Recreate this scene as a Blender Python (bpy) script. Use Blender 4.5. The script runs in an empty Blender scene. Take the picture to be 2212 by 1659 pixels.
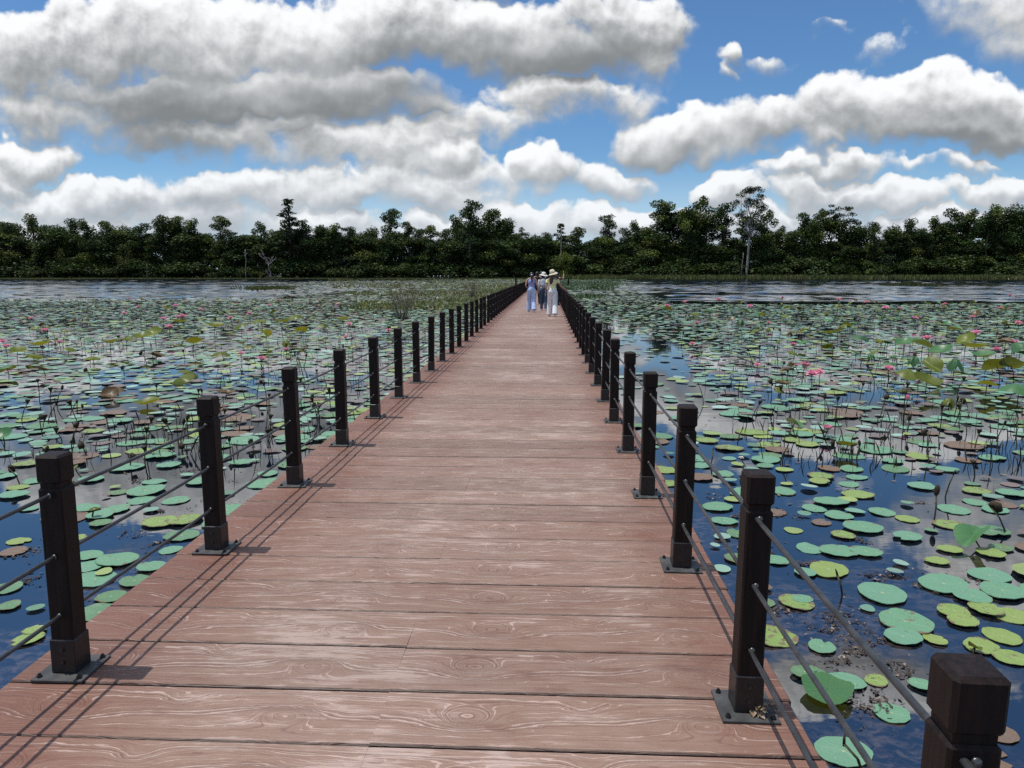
import bpy, bmesh, math, random
import numpy as np
from mathutils import Vector, Matrix, Euler, noise as mnoise

rad = math.radians
sc = bpy.context.scene
COL = sc.collection
random.seed(7)

# ------------------------------------------------------------------ camera
DECK = 0.80                      # deck top above the water (water is z = 0)
CAMH = 1.55
PITCH, YAW, FPX = rad(8.48), rad(2.69), 1600.0
CAMPOS = Vector((0, 0, DECK + CAMH))
FWD = Vector((-math.sin(YAW) * math.cos(PITCH), math.cos(YAW) * math.cos(PITCH), -math.sin(PITCH)))
RGT = Vector((math.cos(YAW), math.sin(YAW), 0))
UPV = RGT.cross(FWD)

def ray(px, py):
    """direction seen at a point of the photograph (2212 x 1659 units)"""
    return FWD * FPX + RGT * (px - 1106) + UPV * (829.5 - py)

def on_z(px, py, z=0.0):
    d = ray(px, py)
    t = (z - CAMPOS.z) / d.z
    return CAMPOS + d * t

def on_y(px, py, Y):
    d = ray(px, py)
    return CAMPOS + d * (Y / d.y)

cam_d = bpy.data.cameras.new('camera')
cam = bpy.data.objects.new('camera', cam_d)
COL.objects.link(cam)
cam.location = CAMPOS
cam.rotation_euler = (rad(90) - PITCH, 0, YAW)
cam_d.sensor_width = 36
cam_d.lens = 36 * FPX / 2212
cam_d.clip_start = 0.05
cam_d.clip_end = 6000
sc.camera = cam

sc.view_settings.view_transform = 'Standard'
sc.view_settings.look = 'None'
sc.view_settings.gamma = 1
sc.view_settings.exposure = 0.22
sc.cycles.max_bounces = 5
sc.cycles.diffuse_bounces = 2
sc.cycles.glossy_bounces = 3
sc.cycles.transmission_bounces = 2
sc.cycles.transparent_max_bounces = 4
sc.cycles.caustics_reflective = False
sc.cycles.caustics_refractive = False
sc.cycles.use_denoising = False

# ------------------------------------------------------------------ node helper
class NT:
    def __init__(self, tree):
        self.t = tree
    def put(self, sock, v):
        if isinstance(v, bpy.types.NodeSocket):
            self.t.links.new(v, sock)
        elif v is not None:
            try:
                sock.default_value = v
            except Exception:
                if isinstance(v, (int, float)):
                    sock.default_value = (v,) * len(sock.default_value)
                else:
                    sock.default_value = tuple(v) + (1,)
    def n(self, typ, ins=None, out=0, **props):
        nd = self.t.nodes.new(typ)
        for k, v in props.items():
            setattr(nd, k, v)
        for k, v in (ins or {}).items():
            self.put(nd.inputs[k], v)
        return nd if out is None else nd.outputs[out]
    def m(self, op, a, b=None, c=None, clamp=False):
        return self.n('ShaderNodeMath', {i: v for i, v in enumerate((a, b, c)) if v is not None}, operation=op, use_clamp=clamp)
    def v(self, op, a, b=None, c=None, scale=None):
        ins = {i: v for i, v in enumerate((a, b, c)) if v is not None}
        if scale is not None:
            ins['Scale'] = scale
        return self.n('ShaderNodeVectorMath', ins, out=1 if op in ('LENGTH', 'DOT_PRODUCT', 'DISTANCE') else 0, operation=op)
    def mix(self, f, a, b, mode='MIX'):
        nd = self.t.nodes.new('ShaderNodeMix')
        nd.data_type = 'RGBA'
        nd.blend_type = mode
        self.put(nd.inputs[0], f)
        self.put(nd.inputs[6], a)
        self.put(nd.inputs[7], b)
        return nd.outputs[2]
    def ss(self, x, lo, hi, a=0.0, b=1.0):
        return self.n('ShaderNodeMapRange', {0: x, 1: lo, 2: hi, 3: a, 4: b}, interpolation_type='SMOOTHSTEP')
    def noise(self, vec, scale, detail=3, rough=0.5, out=0, dim='3D', dist=0.0):
        return self.n('ShaderNodeTexNoise', {'Vector': vec, 'Scale': scale, 'Detail': detail, 'Roughness': rough, 'Distortion': dist}, out=out, noise_dimensions=dim)
# ------------------------------------------------------------------ sky, clouds, sun
SUN_DIR = Vector((-0.30, 0.015, 1.0)).normalized()
SUN_EL = math.asin(SUN_DIR.z)
SUN_AZ = math.atan2(SUN_DIR.x, SUN_DIR.y)          # clockwise from +Y

sun_d = bpy.data.lights.new('sun', 'SUN')
sun_d.energy = 3.3
sun_d.angle = rad(0.53)
sun_d.color = (1.0, 0.96, 0.90)
sun = bpy.data.objects.new('sun', sun_d)
COL.objects.link(sun)
sun.rotation_euler = SUN_DIR.to_track_quat('Z', 'Y').to_euler()

# every cloud: where it stands in the sky (photo units), half width, height above / below its widest line, weight
CLOUDS = [
    # thin cover that joins the separate masses
    (640, 285, 560, 110, 75, .62, -.2), (820, 395, 340, 55, 60, .62, .1), (150, 245, 320, 60, 60, .62, -.1), (1180, 215, 230, 60, 60, .45),
    # great dark-based cloud
    (60, 150, 190, 115, 90, 1.0), (215, 120, 150, 120, 110, 1.0), (340, 100, 170, 105, 130, 1.1), (180, 215, 230, 45, 45, .9, -.6),
    (520, 90, 170, 110, 130, 1.1), (430, 165, 170, 60, 60, 1.05, -.35), (330, 215, 280, 50, 45, 1.0, -.75), (690, 110, 190, 105, 120, 1.15), (830, 60, 190, 110, 110, 1.1),
    (600, 215, 220, 70, 60, 1.15, -.7), (760, 225, 230, 85, 85, 1.25, -.8), (650, 290, 170, 40, 36, 1.0, -.75), (880, 250, 130, 50, 40, 1.0, -.6),
    (1040, 90, 240, 110, 85, 1.15, -.15), (1180, 125, 200, 70, 75, 1.2, -.6), (1340, 65, 185, 105, 100, 1.1, -.05), (1390, 130, 100, 90, 90, .8, -.1), (500, 238, 440, 62, 56, 1.15, -.8), (560, -110, 420, 110, 90, .7), (1050, -110, 350, 130, 110, .8),
    # paler sheets under it
    (330, 280, 330, 30, 34, .55), (70, 265, 140, 40, 40, .5), (1180, 215, 190, 50, 50, .7), (1060, 265, 170, 50, 50, .7), (1310, 225, 100, 40, 70, .5),
    (180, 262, 300, 60, 56, .8, -.35), (480, 300, 300, 54, 66, .85, -.35), (740, 320, 200, 46, 46, .8, -.4), (960, 300, 150, 50, 40, .7, -.2),
    # left low cloud
    (95, 355, 145, 62, 40, 1.0), (0, 400, 120, 40, 40, .7),
    # middle
    (560, 335, 240, 45, 50, .6), (830, 335, 210, 50, 50, .9), (980, 355, 130, 60, 48, .95),
    (230, 440, 210, 48, 60, .95), (500, 420, 190, 55, 70, .75), (640, 390, 90, 25, 60, .6), (760, 420, 130, 35, 40, .85), (960, 425, 190, 35, 50, .7),
    # right big cloud
    (1470, 315, 190, 80, 55, 1.0, -.18), (1640, 295, 170, 80, 60, 1.0, -.22), (1880, 270, 190, 115, 85, 1.15, -.12), (2070, 250, 160, 120, 95, 1.2, -.15), (2060, 305, 220, 45, 45, 1.25, -.65),
    (2230, 260, 160, 95, 75, 1.1), (1790, 325, 120, 45, 35, .7),
    # top right soft cloud
    (2160, 40, 260, 130, 95, .70, -.4), (2060, 10, 180, 120, 70, .5, -.3), (2230, 110, 150, 60, 70, .65, -.4), (2350, -90, 330, 160, 140, .9),
    # small ones in the blue
    (1600, 135, 34, 42, 40, .52, -.1), (1575, 180, 24, 30, 30, .38, -.2), (1690, 160, 62, 38, 36, .58, -.15), (1815, 62, 50, 18, 30, .22), (1918, 115, 70, 45, 40, .28), (1492, 180, 16, 9, 9, .2),
    # under it and along the horizon
    (1170, 365, 80, 48, 60, 1.0), (1290, 385, 150, 50, 45, .9), (1090, 395, 120, 40, 50, .7), (1570, 420, 70, 32, 45, .85), (1780, 380, 180, 30, 26, .6), (1990, 370, 130, 22, 25, .55),
    (1720, 425, 110, 38, 40, .8), (1900, 430, 160, 30, 40, .85), (2130, 425, 150, 38, 45, .75), (2212, 345, 90, 16, 14, .4),
    (120, 500, 200, 36, 80, .6), (420, 470, 170, 30, 80, .55), (700, 485, 190, 40, 80, .6), (960, 500, 150, 30, 60, .6), (1130, 470, 120, 34, 80, .6), (1330, 490, 150, 44, 60, .6), (1500, 480, 120, 26, 60, .55), (1700, 475, 150, 28, 80, .6), (2000, 480, 200, 30, 80, .6),
    # beyond the frame
    (-300, 300, 320, 180, 110, 1.0), (-250, 460, 350, 60, 90, .8), (2560, 300, 260, 130, 80, 1.0), (2500, 470, 300, 50, 90, .8),
    (2000, -420, 420, 150, 120, .8), (1500, -560, 300, 120, 90, .5), (200, -520, 300, 90, 90, .35),
]

def cloud_field_group():
    g = bpy.data.node_groups.new('cloud_field', 'ShaderNodeTree')
    g.interface.new_socket('p', in_out='INPUT', socket_type='NodeSocketVector')
    g.interface.new_socket('mass', in_out='OUTPUT', socket_type='NodeSocketFloat')
    g.interface.new_socket('height', in_out='OUTPUT', socket_type='NodeSocketFloat')
    T = NT(g)
    p = T.n('NodeGroupInput')
    w1 = T.v('SUBTRACT', T.noise(p, 6.0, 3, .55, out=1, dim='2D'), (.5, .5, .5))
    w2 = T.v('SUBTRACT', T.noise(p, 26.0, 2, .6, out=1, dim='2D'), (.5, .5, .5))
    q = T.v('MULTIPLY_ADD', w1, (.125, .085, 0), p)
    q = T.v('MULTIPLY_ADD', w2, (.034, .030, 0), q)
    acc = hgt = None
    for i, (cx, cy, rx, rt, rb, w, *bias) in enumerate(CLOUDS):
        if i and i % 10 == 0:      # z is not used: this only makes the lobes be worked out in batches
            q = T.v('ADD', q, T.n('ShaderNodeCombineXYZ', {2: acc}))
        d = ray(cx, cy)
        u0, v0 = d.x / d.y, d.z / d.y
        e = ray(cx + 10, cy); f = ray(cx, cy - 10)         # local scale of the tangent projection
        su = (e.x / e.y - u0) / 10; sv = (f.z / f.y - v0) / 10
        ax, at, ab = rx * su, rt * sv, rb * sv
        flat = abs(at / ab - 1) > .3
        if not flat:
            at = (at + ab) / 2
        a = T.v('MULTIPLY_ADD', q, (1 / ax, 1 / at, 0), (-u0 / ax, -v0 / at, 0))
        if flat:
            b = T.v('MULTIPLY', a, (1, at / ab, 0))
            a = T.v('MINIMUM' if at > ab else 'MAXIMUM', a, b)
        l2 = T.v('DOT_PRODUCT', a, a)
        h = T.m('MULTIPLY_ADD', l2, -w, w)
        ty = T.v('DOT_PRODUCT', a, (0, 1, 0))
        if bias:
            ty = T.m('ADD', ty, bias[0])
        if acc is None:
            acc, hgt = h, ty
        else:      # the lobe that stands out furthest sets how high up in a lobe this point is
            k = T.m('MULTIPLY_ADD', T.m('SUBTRACT', h, acc), 1.3, .5)
            hgt = T.n('ShaderNodeMix', {0: k, 2: hgt, 3: ty}, data_type='FLOAT')
            acc = T.m('SMOOTH_MAX', acc, h, .15)
    acc = T.m('MAXIMUM', acc, -1.2)
    fb = T.noise(p, 11.0, 8, .63, dim='2D')
    vo = T.n('ShaderNodeTexVoronoi', {'Vector': q, 'Scale': 20.0, 'Detail': 1.0, 'Roughness': .6}, voronoi_dimensions='2D', feature='F1')
    d = T.m('MULTIPLY_ADD', fb, 1.35, T.m('SUBTRACT', acc, .68))
    d = T.m('MULTIPLY_ADD', vo, -.22, T.m('ADD', d, .08))
    T.n('NodeGroupOutput', {0: d, 1: hgt}, out=None)
    return g

def make_world():
    w = bpy.data.worlds.new('World')
    sc.world = w
    w.use_nodes = True
    nt = w.node_tree
    nt.nodes.clear()
    T = NT(nt)
    sky = T.n('ShaderNodeTexSky', sky_type='NISHITA', sun_disc=False, sun_elevation=SUN_EL, sun_rotation=SUN_AZ, altitude=10, air_density=1.0, dust_density=0.25, ozone_density=2.5)
    dirv = T.n('ShaderNodeTexCoord', out=0)
    sep = T.n('ShaderNodeSeparateXYZ', {0: dirv}, out=None)
    y = T.m('ADD', T.m('ABSOLUTE', sep.outputs[1]), .02)
    u = T.m('DIVIDE', sep.outputs[0], y)
    v = T.m('DIVIDE', sep.outputs[2], y)
    p = T.n('ShaderNodeCombineXYZ', {0: u, 1: v})
    G = cloud_field_group()
    def field(off, out=0):
        nd = nt.nodes.new('ShaderNodeGroup')
        nd.node_tree = G
        nt.links.new(T.v('ADD', p, off) if off else p, nd.inputs[0])
        return nd.outputs if out is None else nd.outputs[out]
    F = field(None, None)
    near = T.ss(v, .03, .14, .42, 0.0)       # more and more cloud overlaps towards the horizon
    D0 = T.m('ADD', F[0], near)
    H = F[1]
    D1 = T.m('ADD', field((-.004, .011, 0)), near)
    alpha = T.ss(D0, -.04, T.ss(H, -1.0, .6, .90, .26))     # soft ragged undersides, firmer tops
    c = lambda s: T.m('MAXIMUM', s, 0)
    # some parts of a cloud stand in the shade of others
    tone = T.m('SUBTRACT', T.noise(p, 4.6, 4, .55, dim='2D'), .5)
    rim = T.m('SUBTRACT', c(D0), c(D1))
    thin = T.m('EXPONENT', T.m('MULTIPLY', c(D0), -2.6))
    lit = T.m('MULTIPLY_ADD', H, .40, .36)
    lit = T.m('MULTIPLY_ADD', tone, .85, lit)
    lit = T.m('MULTIPLY_ADD', T.m('MULTIPLY', rim, T.ss(H, -.7, .7, .25, 1.0)), 1.25, lit)
    lit = T.m('MULTIPLY_ADD', thin, .16, lit)
    lit = T.ss(lit, -.22, 1.08)
    low = T.ss(v, .02, .19, 1.0, 0.0)        # nearer the horizon clouds are paler and their bases less dark
    base = T.mix(low, (.225, .242, .252, 1), (.42, .47, .53, 1))
    top = T.mix(low, (.96, .975, .985, 1), (.86, .90, .94, 1))
    ccol = T.mix(T.m('MAXIMUM', lit, T.ss(sep.outputs[2], .62, .75, 0, .9)), base, top)
    sky = T.mix(T.ss(v, .0, .16, .75, 0.0), T.mix(1.0, sky, (.69, .985, 1.24, 1), 'MULTIPLY'), (7.2, 9.0, 10.6, 1))
    bg1 = T.n('ShaderNodeBackground', {0: sky, 1: .076})
    bg2 = T.n('ShaderNodeBackground', {0: ccol, 1: 1.0})
    alpha = T.m('MULTIPLY', alpha, T.ss(sep.outputs[2], -.01, .01))
    # unseen bright broken cloud high overhead, added to raise the ambient light
    zc = T.m('MAXIMUM', sep.outputs[2], .2)
    ov = T.n('ShaderNodeCombineXYZ', {0: T.m('DIVIDE', sep.outputs[0], zc), 1: T.m('DIVIDE', sep.outputs[1], zc), 2: 3.0})
    hi = T.m('MULTIPLY', T.ss(T.noise(ov, 1.5, 3, .55), .40, .60), T.ss(sep.outputs[2], .66, .80))
    alpha = T.m('MAXIMUM', alpha, hi)
    bg2.node.inputs[1].default_value = 1.0
    nt.links.new(T.m('MULTIPLY_ADD', hi, .60, .88), bg2.node.inputs[1])
    sh = T.n('ShaderNodeMixShader', {0: alpha, 1: bg1, 2: bg2})
    T.n('ShaderNodeOutputWorld', {0: sh}, out=None)
    w.cycles.sampling_method = 'MANUAL'
    w.cycles.sample_map_resolution = 512
make_world()
# ------------------------------------------------------------------ mesh and object helpers
class MB:
    """collects faces of one mesh"""
    def __init__(self):
        self.v, self.f, self.mi, self.s = [], [], [], []
        self.uv = {}                       # face index -> list of uv
        self.c = []                        # one colour per face (optional)
    def add(self, verts, faces, mi=0, smooth=False, col=None):
        o = len(self.v)
        self.v += [tuple(p) for p in verts]
        for f in faces:
            self.f.append([i + o for i in f]); self.mi.append(mi); self.s.append(smooth)
            if col is not None:
                self.c.append(col)
        return o
    def box(self, lo, hi, bev=0.0, mi=0, smooth=False):
        x0, y0, z0 = lo; x1, y1, z1 = hi
        b = bev
        if b <= 0:
            vs = [(x, y, z) for z in (z0, z1) for y in (y0, y1) for x in (x0, x1)]
            self.add(vs, [(0, 2, 3, 1), (4, 5, 7, 6), (0, 1, 5, 4), (2, 6, 7, 3), (0, 4, 6, 2), (1, 3, 7, 5)], mi)
            return
        vs, idx = [], {}
        for sx in (0, 1):
            for sy in (0, 1):
                for sz in (0, 1):
                    for ax in range(3):
                        p = [(x0, x1)[sx], (y0, y1)[sy], (z0, z1)[sz]]
                        for k, s in enumerate((sx, sy, sz)):
                            if k != ax:
                                p[k] += b if s == 0 else -b
                        idx[(sx, sy, sz, ax)] = len(vs); vs.append(p)
        fs = []
        for ax in range(3):
            a1, a2 = [k for k in range(3) if k != ax]
            for s in (0, 1):
                q = []
                for (i, j) in ((0, 0), (1, 0), (1, 1), (0, 1)):
                    k = [0, 0, 0]; k[ax] = s; k[a1] = i; k[a2] = j
                    q.append(idx[(k[0], k[1], k[2], ax)])
                if (ax == 1) ^ (s == 0):
                    q.reverse()
                fs.append(q)
            for i in (0, 1):               # edges running along ax
                for j in (0, 1):
                    k0 = [0, 0, 0]; k0[a1] = i; k0[a2] = j
                    k1 = list(k0); k1[ax] = 1
                    q = [idx[(*k0, a1)], idx[(*k0, a2)], idx[(*k1, a2)], idx[(*k1, a1)]]
                    fs.append(q)
        for sx in (0, 1):
            for sy in (0, 1):
                for sz in (0, 1):
                    fs.append([idx[(sx, sy, sz, k)] for k in range(3)])
        self.add(vs, fs, mi, smooth)
    def tube(self, pts, radii, n=8, mi=0, cap=True, col=None, smooth=True):
        pts = [Vector(p) for p in pts]
        if not hasattr(radii, '__len__'):
            radii = [radii] * len(pts)
        vs, fs = [], []
        prev = None
        for i, p in enumerate(pts):
            t = (pts[min(i + 1, len(pts) - 1)] - pts[max(i - 1, 0)]).normalized()
            if prev is None:
                a = t.cross(Vector((0, 0, 1)) if abs(t.z) < .9 else Vector((1, 0, 0))).normalized()
            else:
                a = (prev - t * prev.dot(t)).normalized()
            prev = a
            b = t.cross(a)
            for k in range(n):
                w = 2 * math.pi * k / n
                vs.append(p + (a * math.cos(w) + b * math.sin(w)) * radii[i])
        for i in range(len(pts) - 1):
            for k in range(n):
                k2 = (k + 1) % n
                fs.append((i * n + k, i * n + k2, (i + 1) * n + k2, (i + 1) * n + k))
        if cap:
            fs.append(tuple(range(n))[::-1]); fs.append(tuple((len(pts) - 1) * n + k for k in range(n)))
        self.add(vs, fs, mi, smooth, col)
    def ell(self, c, r, nu=12, nv=8, rot=None, mi=0, col=None):
        c = Vector(c)
        vs, fs = [], []
        for j in range(nv + 1):
            ph = math.pi * j / nv
            for i in range(nu):
                th = 2 * math.pi * i / nu
                p = Vector((r[0] * math.sin(ph) * math.cos(th), r[1] * math.sin(ph) * math.sin(th), r[2] * math.cos(ph)))
                if rot is not None:
                    p = rot @ p
                vs.append(c + p)
        for j in range(nv):
            for i in range(nu):
                i2 = (i + 1) % nu
                fs.append((j * nu + i, (j + 1) * nu + i, (j + 1) * nu + i2, j * nu + i2))
        self.add(vs, fs, mi, True, col)
    def mesh(self, name, mats, normals=False):
        me = bpy.data.meshes.new(name)
        me.from_pydata(self.v, [], self.f)
        for m in (mats if isinstance(mats, (list, tuple)) else [mats]):
            me.materials.append(m)
        me.polygons.foreach_set('material_index', self.mi)
        me.polygons.foreach_set('use_smooth', self.s)
        if self.c:
            at = me.attributes.new('tint', 'FLOAT_COLOR', 'FACE')
            at.data.foreach_set('color', np.array(self.c, dtype=np.float32).ravel())
        if normals:
            bm = bmesh.new(); bm.from_mesh(me)
            bmesh.ops.recalc_face_normals(bm, faces=bm.faces)
            bm.to_mesh(me); bm.free()
        me.update()
        return me
    def build(self, name, mats, parent=None, normals=False):
        return link(name, self.mesh(name, mats, normals), parent)

def link(name, me, parent=None):
    o = bpy.data.objects.new(name, me)
    COL.objects.link(o)
    if parent is not None:
        o.parent = parent
    return o

def thing(name, label, cat, loc=(0, 0, 0), rz=0.0, group=None, scale=None):
    o = bpy.data.objects.new(name, None)
    o.empty_display_size = .1
    COL.objects.link(o)
    o.location = loc
    o.rotation_euler = (0, 0, rz)
    if scale:
        o.scale = (scale,) * 3 if not hasattr(scale, '__len__') else scale
    return tag(o, label, cat, group)

def tag(o, label=None, cat=None, group=None, kind=None):
    for k, v in (('label', label), ('category', cat), ('group', group), ('kind', kind)):
        if v is not None:
            o[k] = v
    return o

def dup(root, loc=None, rz=None, scale=None, label=None, group=None):
    r = root.copy(); COL.objects.link(r)
    if loc is not None: r.location = loc
    if rz is not None: r.rotation_euler = (0, 0, rz)
    if scale is not None: r.scale = (scale,) * 3 if not hasattr(scale, '__len__') else scale
    if label: r['label'] = label
    if group: r['group'] = group
    for ch in KIDS.get(root.name, []):
        c = ch.copy(); COL.objects.link(c); c.parent = r
        KIDS.setdefault(r.name, []).append(c)
        for g in KIDS.get(ch.name, []):
            d = g.copy(); COL.objects.link(d); d.parent = c
            KIDS.setdefault(c.name, []).append(d)
    return r
KIDS = {}
def note(root):
    """remember a thing's parts so that dup() need not search the scene"""
    for ch in root.children:
        KIDS.setdefault(root.name, []).append(ch)
        for g in ch.children:
            KIDS.setdefault(ch.name, []).append(g)

ORD = ['nearest', 'second', 'third', 'fourth', 'fifth', 'sixth', 'seventh', 'eighth', 'ninth', 'tenth', 'eleventh', 'twelfth']
def nth(i):
    if i < len(ORD):
        return ORD[i]
    n = i + 1
    return '%d%s' % (n, 'th' if 10 <= n % 100 <= 20 else {1: 'st', 2: 'nd', 3: 'rd'}.get(n % 10, 'th'))

# ------------------------------------------------------------------ materials
def mat(name, build):
    m = bpy.data.materials.new(name)
    m.use_nodes = True
    nt = m.node_tree
    nt.nodes.clear()
    T = NT(nt)
    bsdf = build(T)
    T.n('ShaderNodeOutputMaterial', {0: bsdf}, out=None)
    return m

def pbsdf(T, col, rough=.5, spec=.5, bump=None, metal=0.0, **kw):
    ins = {'Base Color': col, 'Roughness': rough, 'Specular IOR Level': spec, 'Metallic': metal}
    if bump is not None:
        ins['Normal'] = bump
    ins.update(kw)
    return T.n('ShaderNodeBsdfPrincipled', ins)

def noisy(name, c1, c2, scale=6.0, rough=.6, spec=.4, bump=.0, detail=5, stretch=(1, 1, 1), metal=0.0, rnd=0.0):
    def b(T):
        co = T.v('MULTIPLY', T.n('ShaderNodeTexCoord', out=3), stretch)
        nz = T.noise(co, scale, detail, .6)
        f = T.ss(nz, .3, .7)
        if rnd:
            f = T.m('ADD', f, T.m('MULTIPLY_ADD', T.n('ShaderNodeObjectInfo', out=5), rnd * 2, -rnd), clamp=True)
        col = T.mix(f, (*c1, 1), (*c2, 1))
        bp = T.n('ShaderNodeBump', {'Strength': bump, 'Distance': .01, 'Height': nz}) if bump else None
        return pbsdf(T, col, rough, spec, bp, metal)
    return mat(name, b)

def tinted(name, rough=.5, spec=.4, vary=.25, scale=4.0, trans=0.0, ior=1.5):
    """colour comes from the per face attribute, broken up with noise"""
    def b(T):
        a = T.n('ShaderNodeAttribute', out=0, attribute_name='tint')
        nz = T.noise(T.n('ShaderNodeNewGeometry', out=0), scale, 4, .6)
        k = T.m('MULTIPLY_ADD', nz, vary * 2, 1 - vary)
        col = T.v('SCALE', a, scale=k)
        s = pbsdf(T, col, rough, spec, IOR=ior)
        if trans:
            t = T.n('ShaderNodeBsdfTranslucent', {0: T.v('MULTIPLY', col, (1.3, 1.25, .4))})
            s = T.n('ShaderNodeMixShader', {0: trans, 1: s, 2: t})
        return s
    return mat(name, b)
# ------------------------------------------------------------------ boardwalk
XL, XR = -2.06, 0.90            # edges of the deck
XC = (XL + XR) / 2
SLAB = (XR - XL) / 2
PW = 1.307 / 4                  # board width
Y0 = 2.233 - 30 * PW            # first joint
NROW = 372                      # rows of boards
YEND = Y0 + NROW * PW

def deck_material():
    def b(T):
        uv = T.n('ShaderNodeUVMap', uv_map='board')
        idv = T.n('ShaderNodeUVMap', uv_map='piece')
        su = T.n('ShaderNodeSeparateXYZ', {0: uv}, out=None)
        u, v = su.outputs[0], su.outputs[1]                       # metres along and across the board
        sid = T.n('ShaderNodeSeparateXYZ', {0: idv}, out=None)
        r1, r2 = sid.outputs[0], sid.outputs[1]
        pos = T.n('ShaderNodeTexCoord', out=3)
        px = T.n('ShaderNodeSeparateXYZ', {0: pos}, out=0)
        # wood grain pressed into the boards, one mould for every board: same knots on each
        gco = T.n('ShaderNodeCombineXYZ', {0: T.m('MULTIPLY', u, 1.6), 1: T.m('MULTIPLY', v, 9.0), 2: T.m('MULTIPLY', r2, .6)})
        warp = T.m('SUBTRACT', T.noise(gco, 1.7, 3, .55), .5)
        fine = T.m('SUBTRACT', T.noise(T.n('ShaderNodeCombineXYZ', {0: T.m('MULTIPLY', u, 7.0), 1: T.m('MULTIPLY', v, 30.0), 2: r1}), 1.0, 3, .6), .5)
        f = T.m('MULTIPLY_ADD', warp, .075, v)
        f = T.m('MULTIPLY_ADD', fine, .012, f)
        def knot(f, u0, v0, a, bb, amp):
            x = T.m('MULTIPLY', T.m('SUBTRACT', u, T.m('MULTIPLY_ADD', r1, .06, u0 - .03)), 1 / a)
            y = T.m('MULTIPLY', T.m('SUBTRACT', v, T.m('MULTIPLY_ADD', r2, .03, v0 - .015)), 1 / bb)
            y = T.m('MULTIPLY_ADD', warp, .8, y)
            e = T.m('EXPONENT', T.m('MULTIPLY', T.m('MULTIPLY_ADD', x, x, T.m('MULTIPLY', y, y)), -1.0))
            return T.m('MULTIPLY_ADD', e, amp, f)
        f = knot(f, .33, .17, .085, .048, .15)
        f = knot(f, .36, .13, .20, .09, .05)
        f = knot(f, 1.17, .15, .080, .046, -.15)
        f = knot(f, 1.10, .19, .20, .09, -.05)
        f = knot(f, .75, .25, .07, .05, .055)
        # lines of uneven strength and spacing that follow the grain
        wave = T.n('ShaderNodeTexNoise', {'W': T.m('MULTIPLY', f, 96.0), 'Scale': 1.0, 'Detail': 1.5, 'Roughness': .55}, noise_dimensions='1D')
        wave2 = T.n('ShaderNodeTexNoise', {'W': T.m('MULTIPLY', f, 230.0), 'Scale': 1.0, 'Detail': 1.0}, noise_dimensions='1D')
        crest = T.ss(wave, .585, .68)
        groove = T.ss(wave, .40, .30)
        # paint worn off the crests, most along the middle of the walk
        mid = T.ss(T.m('ABSOLUTE', T.m('SUBTRACT', px, XC + .15)), .75, 1.45, 1.0, 0.0)
        big = T.noise(pos, .9, 4, .6)
        blot = T.noise(T.v('MULTIPLY', pos, (1.6, 5.0, 1)), 2.6, 5, .65)
        streak = T.noise(T.v('MULTIPLY', pos, (2.4, 34.0, 1)), 2.0, 4, .7)
        worn = T.m('MULTIPLY_ADD', big, .9, T.m('MULTIPLY_ADD', blot, .9, T.m('MULTIPLY', mid, .22)))
        worn = T.m('MULTIPLY_ADD', T.m('SUBTRACT', streak, .5), .7, worn)
        w_thin = T.ss(worn, .66, 1.22)                              # sun-bleached paint
        w_bare = T.ss(T.m('MULTIPLY_ADD', crest, .26, worn), 1.17, 1.36)     # bare pale streaks
        paint = T.mix(r1, (.135, .053, .033, 1), (.180, .080, .052, 1))
        paint = T.mix(T.m('MULTIPLY', T.ss(big, .35, .7), .5), paint, (.175, .080, .054, 1))
        pale = T.mix(r2, (.208, .130, .096, 1), (.245, .158, .120, 1))
        col = T.mix(T.m('MULTIPLY', T.m('MULTIPLY_ADD', w_thin, .85, .22), T.m('MULTIPLY_ADD', mid, .75, .25), clamp=True), paint, pale)
        col = T.mix(T.m('MULTIPLY', crest, T.m('MULTIPLY_ADD', w_thin, .27, .04)), col, (.40, .295, .25, 1))
        col = T.mix(T.m('MULTIPLY', w_bare, .52), col, (.46, .36, .315, 1))
        col = T.mix(T.m('MULTIPLY', groove, .42), col, (.090, .045, .036, 1))
        col = T.v('SCALE', col, scale=T.m('MULTIPLY_ADD', T.n('ShaderNodeTexWhiteNoise', {'W': T.m('MULTIPLY', r1, 91.7)}, noise_dimensions='1D'), .26, .88))
        spots = T.ss(T.noise(pos, 23.0, 3, .6), .70, .78)
        col = T.mix(T.m('MULTIPLY', spots, .5), col, (.50, .40, .35, 1))
        # boards darker along the joints
        ed = T.m('MINIMUM', v, T.m('SUBTRACT', PW, v))
        joint_dark = T.ss(T.m('MULTIPLY_ADD', T.noise(pos, 14, 4, .6), -.008, ed), .0, .009, .85, 0.0)
        col = T.mix(joint_dark, col, (.050, .030, .024, 1))
        h = T.m('MULTIPLY_ADD', wave2, .25, T.m('MULTIPLY', wave, 3.2))
        h = T.m('MULTIPLY_ADD', T.noise(pos, 60, 3, .6), .5, h)
        bp = T.n('ShaderNodeBump', {'Strength': .65, 'Distance': .0024, 'Height': h})
        rough = T.m('MULTIPLY_ADD', blot, .25, .42)
        return pbsdf(T, col, rough, .38, bp)
    return mat('stamped_board_paint', b)

M_DECK = deck_material()
M_CONC = noisy('pier_concrete', (.13, .12, .11), (.22, .20, .18), 3.0, .9, .2, .3)

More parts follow.
